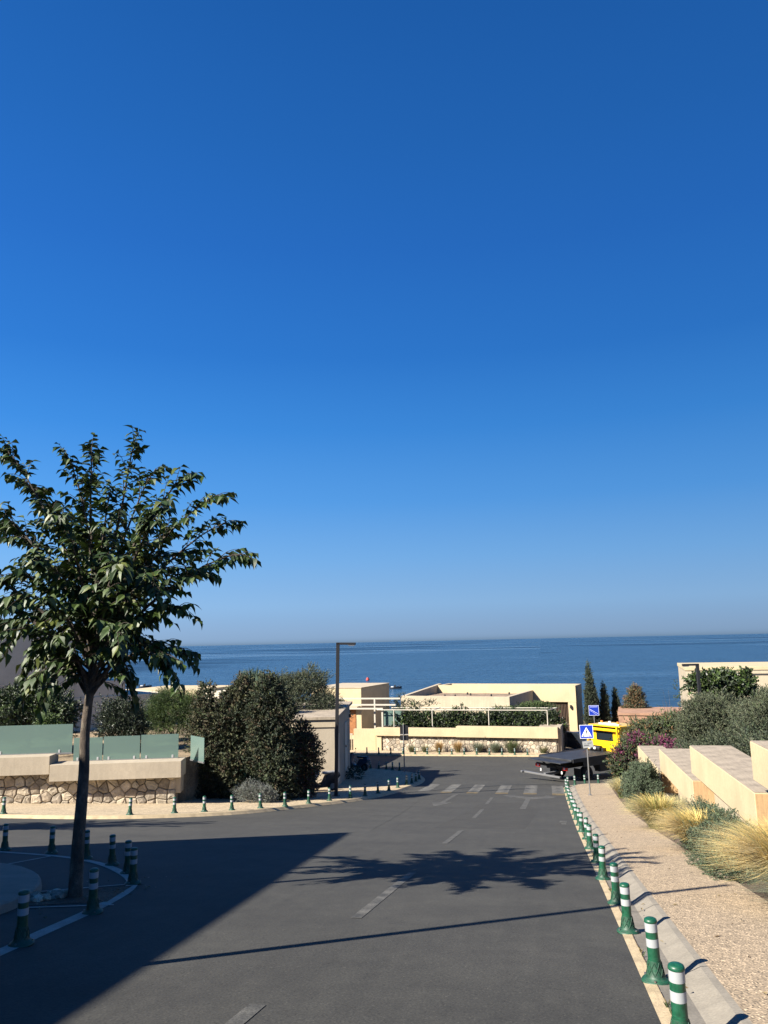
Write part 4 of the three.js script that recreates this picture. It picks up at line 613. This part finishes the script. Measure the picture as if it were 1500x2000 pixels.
const crossing = canvasMat(256, 256, g => {
  g.fillStyle = '#f0f2f4'; g.fillRect(0, 0, 256, 256); g.fillStyle = '#1334a0'; g.fillRect(7, 7, 242, 242); g.fillStyle = '#eef0f2'; g.beginPath(); g.moveTo(128, 42); g.lineTo(228, 218); g.lineTo(28, 218); g.fill();
  g.fillStyle = '#101216'; g.strokeStyle = '#101216'; g.lineWidth = 12; g.lineCap = 'round'; g.beginPath(); g.arc(130, 90, 11, 0, 7); g.fill(); const ln = (...p) => { g.beginPath(); g.moveTo(p[0], p[1]); for (let i = 2; i < p.length; i += 2) g.lineTo(p[i], p[i + 1]); g.stroke(); };
  g.lineWidth = 17; ln(128, 112, 126, 146); g.lineWidth = 11; ln(127, 148, 146, 172, 152, 204); ln(125, 148, 112, 176, 94, 202); g.lineWidth = 8; ln(130, 112, 152, 136); ln(126, 112, 104, 136);
  g.fillStyle = '#101216'; for (const [a, b] of [[56, 76], [170, 186], [196, 210]]) { g.beginPath(); g.moveTo(a + 10, 190); g.lineTo(b + 6, 190); g.lineTo(b, 214); g.lineTo(a, 214); g.fill(); }
});
const blueLines = canvasMat(256, 256, g => { g.fillStyle = '#cdd3e4'; g.fillRect(0, 0, 256, 256); g.fillStyle = '#13319c'; g.fillRect(8, 8, 240, 240); g.strokeStyle = '#dfe4f0'; g.lineWidth = 9; g.beginPath(); g.moveTo(30, 40); g.lineTo(226, 40); g.stroke(); g.lineWidth = 8; g.beginPath(); g.moveTo(20, 92); g.lineTo(230, 214); g.stroke(); g.lineWidth = 5; g.beginPath(); g.moveTo(20, 120); g.lineTo(190, 236); g.stroke(); });
const plate = canvasMat(128, 128, g => { g.fillStyle = '#8d8f8e'; g.fillRect(0, 0, 128, 128); g.fillStyle = '#55585a'; g.fillRect(14, 70, 64, 22); g.fillRect(60, 38, 52, 16); g.fillRect(20, 44, 22, 10); });
{
  const o = thing('crossing_sign', 'blue pedestrian crossing sign with grey plate on the right pavement', 'traffic sign', [4.04, G(36.06) + .1, -36.06], 6 * D2R);
  part(o, 'pole', cyl(.032, .032, 3.0, 0, 1.5, 0, 12), M.greyMetal); part(o, 'pole_flange', cyl(.09, .09, .02, 0, .01, 0, 12), M.greyMetal);
  const p = part(o, 'sign_panel', bx(.58, .58, .02, 0, 2.68, .045, .004), M.greyMetal); const f = new THREE.PlaneGeometry(.575, .575); f.translate(0, 2.68, .058); part(p, 'sign_face', f, crossing);
  const q = part(o, 'lower_plate', bx(.46, .3, .015, .09, 2.15, .045, .003, [0, 0, 0]), M.greyMetal); const f2 = new THREE.PlaneGeometry(.45, .29); f2.translate(.09, 2.15, .056); part(q, 'plate_face', f2, plate); q.rotation.z = .12; q.position.x = .2;
  const b = thing('traffic_sign', 'pole with two dark sign panels seen from behind on the island corner', 'traffic sign', [-6.3, G(48.2) + .1, -48.2], 8 * D2R);
  part(b, 'pole', cyl(.035, .035, 2.85, 0, 1.42, .03, 12), M.greyMetal); part(b, 'sign_panel', bx(.52, .52, .02, .04, 2.5, -.02, .004), M.darkMetal); part(b, 'sign_panel', bx(.52, .32, .02, .04, 2.04, -.02, .004), M.darkMetal); part(b, 'bracket', bx(.56, .035, .03, .04, 2.24, .01), M.paleMetal); part(b, 'pole_flange', cyl(.09, .09, .02, 0, .01, .03, 12), M.greyMetal);
  const c = thing('traffic_sign', 'blue square sign with white lines behind the yellow truck cab', 'traffic sign', [5.95, -7.0, -62.4], 8 * D2R);
  part(c, 'pole', cyl(.035, .035, 3.7, 0, 1.75, 0, 12), M.greyMetal); const d = part(c, 'sign_panel', bx(.76, .76, .02, 0, 3.22, .045, .004), M.greyMetal), f3 = new THREE.PlaneGeometry(.755, .755); f3.translate(0, 3.22, .058); part(d, 'sign_face', f3, blueLines);
}

// ---------------------------------------------------------------- vehicles
function wheel(parent, r, w, x, y, z, rim = M.greyMetal) { // axle along local x
  const t = part(parent, 'wheel', plain(new THREE.LatheGeometry([[r * .55, -w / 2], [r * .9, -w / 2], [r, -w * .32], [r, w * .32], [r * .9, w / 2], [r * .55, w / 2]].map(p => new THREE.Vector2(...p)), 28)).rotateZ(Math.PI / 2).translate(x, y, z), M.rubber);
  part(t, 'rim', [cyl(r * .56, r * .56, w * .7, x, y, z, 20, [0, 0, Math.PI / 2]), cyl(r * .2, r * .2, w * .95, x, y, z, 12, [0, 0, Math.PI / 2])], rim);
}
{ // recovery truck: flatbed toward the viewer, yellow cab beyond; local -z is forward
  const hd = 44 * D2R, o = thing('recovery_truck', 'yellow recovery truck with dark tilted flatbed parked at the junction', 'truck', [2.72, G(47.5) + .02, -45.6], -hd);
  const dk = .97;
  part(o, 'flatbed', [bx(2.45, .1, 4.1, 0, dk + .32, -2.0, .02), bx(2.45, .05, .9, 0, dk + .25, .45, .01, [.0, 0, 0])], M.deck);
  for (const s of [-1, 1]) part(o, 'side_rail', bx(.07, .2, 4.0, s * 1.24, dk + .3, -2.05, .01), M.deck);
  part(o, 'side_panel', bx(.04, .3, 3, 1.22, dk + .05, -2.4, .01), M.deck);
  part(o, 'chassis', [bx(.12, .22, 6.1, -.42, dk - .1, -2.85), bx(.12, .22, 6.1, .42, dk - .1, -2.85), bx(1, .12, .1, 0, dk - .1, -.6), bx(1, .12, .1, 0, dk - .1, -2.6), bx(.5, .3, 1.2, 0, dk - .05, -2.5)], M.chassis);
  part(o, 'tilt_frame', [rod([-.5, dk - .1, .1], [-.25, dk + .25, -1], .05), rod([.5, dk - .1, .1], [.25, dk + .25, -1], .05), rod([-.9, dk + .2, .25], [-.3, dk - .15, .2], .04), rod([.9, dk + .2, .25], [.3, dk - .15, .2], .04), bx(.7, .16, .5, 0, dk - .05, .1)], M.black);
  part(o, 'rear_beam', bx(2.3, .12, .1, 0, dk - .02, .3, .01), M.chassis);
  part(o, 'wheel_lift', [bx(2.85, .1, .16, -.3, .5, .85, .02), bx(.16, .14, 1.1, 0, .55, .35, .02), bx(.12, .1, .3, -1.6, .52, .95, .02)], M.greyMetal);
  for (const s of [-1, 1]) { const l = part(o, 'tail_light', bx(.36, .16, .06, s * 1.02, dk - .1, .34, .02), M.redLens); part(l, 'reversing_lens', bx(.1, .1, .02, s * .98, dk - .09, .375), M.whitePlastic); part(o, 'number_lamp', bx(.09, .14, .03, s * .78, dk - .32, .36), M.whitePlastic); part(o, 'mud_flap', bx(.5, .45, .02, s * .9, .55, -.75), M.rubber); }
  for (const s of [-1, 1]) { wheel(o, .44, .3, s * .98, .44, -1.35); wheel(o, .44, .28, s * 1.02, .44, -4.8); }
  part(o, 'tool_box', [bx(.4, .5, 1.2, .98, dk - .25, -2.9, .02)], M.black); part(o, 'tool_box', [bx(.4, .5, 1.2, -.98, dk - .25, -2.9, .02)], M.black);
  const hb = part(o, 'headboard', [bx(.1, 1.25, .1, -1.1, dk + .95, -4.05, .02), bx(.1, 1.75, .1, 1.1, dk + .95, -4.05, .02), bx(2.3, .1, .1, 0, dk + 1.55, -4.05, .02)], M.yellow); part(o, 'winch', [cyl(.16, .16, .7, -.2, dk + .52, -3.7, 14, [0, 0, Math.PI / 2]), bx(1, .2, .3, -.2, dk + .45, -3.85, .02)], M.black);
  for (let k = 0; k < 3; k++) part(o, 'work_lamp', bx(.16, .13, .1, -.9 + k * .38, dk + .55, -3.5, .02), k ? M.whitePlastic : M.orangeLens);
  // cab shell with an open window on each side
  const sh = new THREE.Shape([[-4.25, .75], [-4.25, 2.55], [-4.4, 2.68], [-5.8, 2.68], [-6.05, 2.5], [-6.35, 1.75], [-6.4, .75]].map(p => new THREE.Vector2(...p))); sh.holes.push(new THREE.Path([[-4.65, 1.75], [-5.65, 1.75], [-5.65, 2.38], [-4.65, 2.42]].map(p => new THREE.Vector2(...p))));
  for (const s of [-1, 1]) { const g = new THREE.ExtrudeGeometry(sh, { depth: .05, bevelEnabled: true, bevelSize: .02, bevelThickness: .02, bevelSegments: 2 }); g.rotateY(-Math.PI / 2); g.translate(s * 1.12 + .025, 0, 0); const d = part(o, 'cab_side', plain(g), M.yellow); part(d, 'side_window', bx(.02, .62, .95, s * 1.12, 2.07, -5.15), M.windowClear); part(d, 'door_seam', bx(.02, 1.5, .015, s * 1.16, 1.6, -4.52), M.chassis); part(d, 'door_handle', bx(.03, .04, .16, s * 1.17, 1.55, -4.68), M.black); part(d, 'door_sill', bx(.02, .03, 1.2, s * 1.16, 1.25, -5.1), M.chassis); }
  part(o, 'cab_back', bx(2.2, 1.75, .06, 0, 1.7, -4.3, .02), M.yellow); part(o, 'rear_window', bx(1.2, .5, .03, 0, 2.15, -4.26), M.window); part(o, 'cab_roof', bx(2.32, .09, 1.75, 0, 2.72, -5.1, .04), M.yellow); part(o, 'sun_visor', bx(2.3, .05, .5, 0, 2.66, -6.15, .02), M.yellow);
  part(o, 'cab_front', bx(2.2, 1.05, .06, 0, 1.3, -6.38, .02), M.yellow); part(o, 'windscreen', bx(2.1, .85, .02, 0, 2.15, -6.2, 0), M.windowClear); part(o, 'cab_floor', bx(2.2, .08, 2, 0, .85, -5.3), M.black); part(o, 'cab_seat', [bx(.5, .9, .15, .5, 1.6, -4.65, .04), bx(.5, .9, .15, -.5, 1.6, -4.65, .04)], M.black);
  part(o, 'wheel_arch', [tube([[1.15, .5, -4.3], [1.15, .95, -4.5], [1.15, 1.02, -4.85], [1.15, .95, -5.2], [1.15, .5, -5.4]], .05, 14, 6)], M.chassis); part(o, 'beacon_bar', bx(1.5, .06, .25, 0, 2.8, -4.8, .01), M.whitePlastic); for (const x of [-.6, 0, .6]) part(o, 'beacon', cyl(.07, .09, .15, x, 2.88, -4.8, 12), x ? M.orangeLens : M.whitePlastic);
  part(o, 'wing_mirror', [rod([1.15, 2.3, -6.2], [1.4, 2.3, -6.25], .015), bx(.16, .4, .08, 1.42, 2.15, -6.25, .02)], M.black);
}
function scooter(label, x, s, y, turn, body, seat) {
  const o = thing('scooter', label, 'scooter', [x, y, -s], turn, 'parked scooters'); // forward = -z
  wheel(o, .23, .12, 0, .23, -.62); wheel(o, .23, .13, 0, .23, .58);
  part(o, 'fork', [rod([-.08, .25, -.62], [-.08, .62, -.5], .022), rod([.08, .25, -.62], [.08, .62, -.5], .022)], M.greyMetal); part(o, 'front_mudguard', tube([[0, .3, -.88], [0, .47, -.75], [0, .5, -.56], [0, .4, -.4]], .075, 10, 8), body);
  const sp = new THREE.Shape([[-.55, .42], [-.5, .78], [-.38, .98], [-.3, .95], [-.36, .62], [-.28, .36], [.05, .3], [.18, .5], [.28, .7], [.85, .8], [.9, .68], [.72, .5], [.5, .42], [.3, .24], [-.3, .24]].map(p => new THREE.Vector2(p[0], p[1]))), g = new THREE.ExtrudeGeometry(sp, { depth: .26, bevelEnabled: true, bevelSize: .03, bevelThickness: .05, bevelSegments: 3 }); g.rotateY(-Math.PI / 2); g.translate(.13, 0, 0);
  part(o, 'body', toCreasedNormals(plain(g), .6), body); part(o, 'seat', bx(.28, .11, .78, 0, .83, .48, .05), seat); part(o, 'handlebar', [tube([[-.34, 1.06, -.28], [-.15, 1.04, -.36], [.15, 1.04, -.36], [.34, 1.06, -.28]], .017, 10, 6), bx(.2, .12, .14, 0, 1.02, -.38, .04)], M.black);
  part(o, 'headlight', bx(.17, .13, .06, 0, .86, -.49, .03), M.whitePlastic); for (const q of [-1, 1]) part(o, 'mirror', [rod([q * .26, 1.06, -.3], [q * .34, 1.24, -.32], .008), cyl(.05, .05, .015, q * .35, 1.27, -.32, 12, [Math.PI / 2, 0, 0])], M.black);
  part(o, 'tail_light', bx(.14, .06, .04, 0, .72, .9, .01), M.redLens); part(o, 'exhaust', cyl(.05, .05, .42, .17, .32, .6, 10, [1.45, 0, 0]), M.greyMetal);
}
scooter('pale blue grey scooter parked in the shade by the hedge', -8.8, 35.5, G(35.5) + .105, 2.6, flat(.3, .36, .42, .35), M.black);
scooter('black scooter parked just left of the lamp post', -7.9, 35.3, G(35.3) + .105, 2.2, M.black, flat(.2, .2, .2, .5));
scooter('dark scooter half hidden behind the shed corner', -9.5, 53.5 - 4.4, G(49.1) + .105, 1.2, flat(.03, .05, .08, .35), M.black);
{ // dark car in the villa drive; forward = -z
  const o = thing('parked_car', 'dark hatchback parked in the shaded drive beside the villa', 'car', [4.9, -7.3, -66.4], .5), pr = [[-2, .3], [-2.05, .75], [-1.9, .95], [-1.0, 1.05], [-.45, 1.45], [1.2, 1.5], [1.75, 1.1], [2.0, .98], [2.02, .35]];
  const g = new THREE.ExtrudeGeometry(new THREE.Shape(pr.map(p => new THREE.Vector2(...p))), { depth: 1.5, bevelEnabled: true, bevelSize: .08, bevelThickness: .12, bevelSegments: 4 }); g.rotateY(-Math.PI / 2); g.translate(.75, 0, 0); part(o, 'body', toCreasedNormals(plain(g), .7), flat(.015, .018, .024, .25, 0, { clearcoat: 1 }));
  for (const s of [-1, 1]) { wheel(o, .32, .2, s * .8, .32, -1.25); wheel(o, .32, .2, s * .8, .32, 1.3); part(o, 'side_window', bx(.02, .33, 1.6, s * .875, 1.24, .35, .005), M.window); part(o, 'tail_light', bx(.28, .16, .05, s * .62, .85, 2.08, .01), M.redLens); }
  part(o, 'rear_window', bx(1.3, .42, .02, 0, 1.32, 1.6, 0, [-.85, 0, 0]).translate(0, .0, .05), M.paleMetal); part(o, 'number_plate', bx(.5, .12, .02, 0, .62, 2.12), M.whitePlastic);  // rear window is pale metal: the glint on the glass is painted in
}
// ---------------------------------------------------------------- at sea
function boat(label, x, s, turn, k, hullM) {
  const o = thing('motor_boat', label, 'boat', [x, -14.25, -s], turn, 'small boats at sea'); const P = [], n = 12, ring = t => { const w = k * .75 * Math.sin(Math.min(1, t * 1.9 + .35) * 1.57) * (1 - Math.pow(t, 4)), z = -t * k * 3.6 + k * 1.6, sh = .45 * k + .3 * k * t * t; return [[-w, sh, z], [-w * .8, 0, z], [0, -.25 * k, z], [w * .8, 0, z], [w, sh, z]]; };
  for (let i = 0; i < n; i++) { const a = ring(i / n), b = ring((i + 1) / n); for (let j = 0; j < 4; j++) P.push(...a[j], ...b[j], ...b[j + 1], ...a[j], ...b[j + 1], ...a[j + 1]); const d = a => a.map(q => [q[0] * .9, q[1] - .12 * k, q[2]]), e = d(a), f = d(b); P.push(...e[0], ...f[4], ...f[0], ...e[0], ...e[4], ...f[4]); }
  const a = ring(0); for (let j = 1; j < 4; j++) P.push(...a[0], ...a[j], ...a[j + 1]);
  const g = new THREE.BufferGeometry(); g.setAttribute('position', new THREE.Float32BufferAttribute(P, 3)); g.computeVertexNormals(); part(o, 'hull', metric(g), hullM);
  part(o, 'console', bx(.7 * k, .7 * k, .5 * k, 0, .75 * k, .1 * k, .05), M.chassis); part(o, 'windscreen', bx(.7 * k, .35 * k, .03, 0, 1.2 * k, -.1 * k), M.window); part(o, 'outboard_motor', [bx(.3 * k, .45 * k, .35 * k, 0, .8 * k, 1.7 * k, .05), bx(.12 * k, .8 * k, .15 * k, 0, .2 * k, 1.7 * k)], M.black); part(o, 'seat_cover', bx(.8 * k, .35 * k, .8 * k, 0, .55 * k, .95 * k, .08), M.whitePlastic); part(o, 'rail', tube([[-.6 * k, .6 * k, -.6 * k], [-.3 * k, 1.0 * k, -1.5 * k], [.3 * k, 1.0 * k, -1.5 * k], [.6 * k, .6 * k, -.6 * k]], .04, 10, 5), M.darkMetal);
}
boat('dark small motor boat on the sea left of the villa roof', -47.5, 264.8, -1.4, 1.1, flat(.02, .025, .035, .4));
boat('tiny dark boat on the sea right of the street tree', -152.6, 287, -1.2, 1.3, flat(.02, .025, .035, .4));
{ const o = thing('mooring_buoy', 'red buoy floating left of the small boat', 'buoy', [-70, -14.25, -322]); part(o, 'float', plain(new THREE.SphereGeometry(.75, 20, 14)).translate(0, .3, 0), flat(.35, .04, .03, .5)); part(o, 'collar', cyl(.35, .5, .3, 0, 1.1, 0, 14), flat(.3, .035, .03, .5)); part(o, 'ring', plain(new THREE.TorusGeometry(.18, .04, 6, 14)).translate(0, 1.4, 0), M.darkMetal); }

// dirt-filled joint and weeds along the gutter, dry leaves on the pavement
{
  const r = rng(401), js = []; for (let q = 2; q < 40; q += .25) { const w = .004 + r() * .009, o = (r() - .5) * .006, a = q + .02 * r(), b = q + .22 + .03 * r(); js.push(drape([[3.1 + o - w / 2, a], [3.1 + o + w / 2, a], [3.1 + o + w / 2, b], [3.1 + o - w / 2, b]], .0125)); }
  struct('gutter_joint_dirt', js, M.soil, 'stuff');
  const Lv = new Leaves(402), q = Lv.r; for (let k = 0; k < 46; k++) { const sx = 4 + Math.pow(q(), 1.5) * 30, n = 3 + Math.floor(q() * 9); for (let i = 0; i < n; i++) Lv.leaf(V(3.1 + (q() - .5) * .02, G(sx) + .008, -sx + (q() - .5) * .05), V((q() - .5) * 1.4, .7 + q() * .6, (q() - .5) * 1.4).normalize(), rdir(q), .025 + q() * .04, .012, q() < .3 ? [.16, .12, .05] : [.05, .075, .02]); }
  struct('gutter_weeds', Lv.geo(), L.matte, 'stuff');
  const Dv = new Leaves(403), d = Dv.r; for (let k = 0; k < 170; k++) { const sx = 5 + d() * 32, left = d() < .3, x = left ? -4.4 + d() * 1.2 : d() < .5 ? 3.15 + d() * .35 : 3.6 + d() * 1.3, s2 = left ? 8 + d() * 4 : sx, y = G(s2) + (x > 3.5 ? .108 : .03 + (x > 3.3 ? .03 : 0)), a = d() * 6.28; Dv.leaf(V(x, y, -s2), V(Math.cos(a), .05, Math.sin(a)).normalize(), V(.1, 1, 0), .03 + d() * .05, .015 + d() * .02, d() < .6 ? [.13, .085, .04] : [.2, .15, .07]); }
  struct('fallen_leaves', Dv.geo(), L.matte, 'stuff');
}

renderer.render(scene, camera);
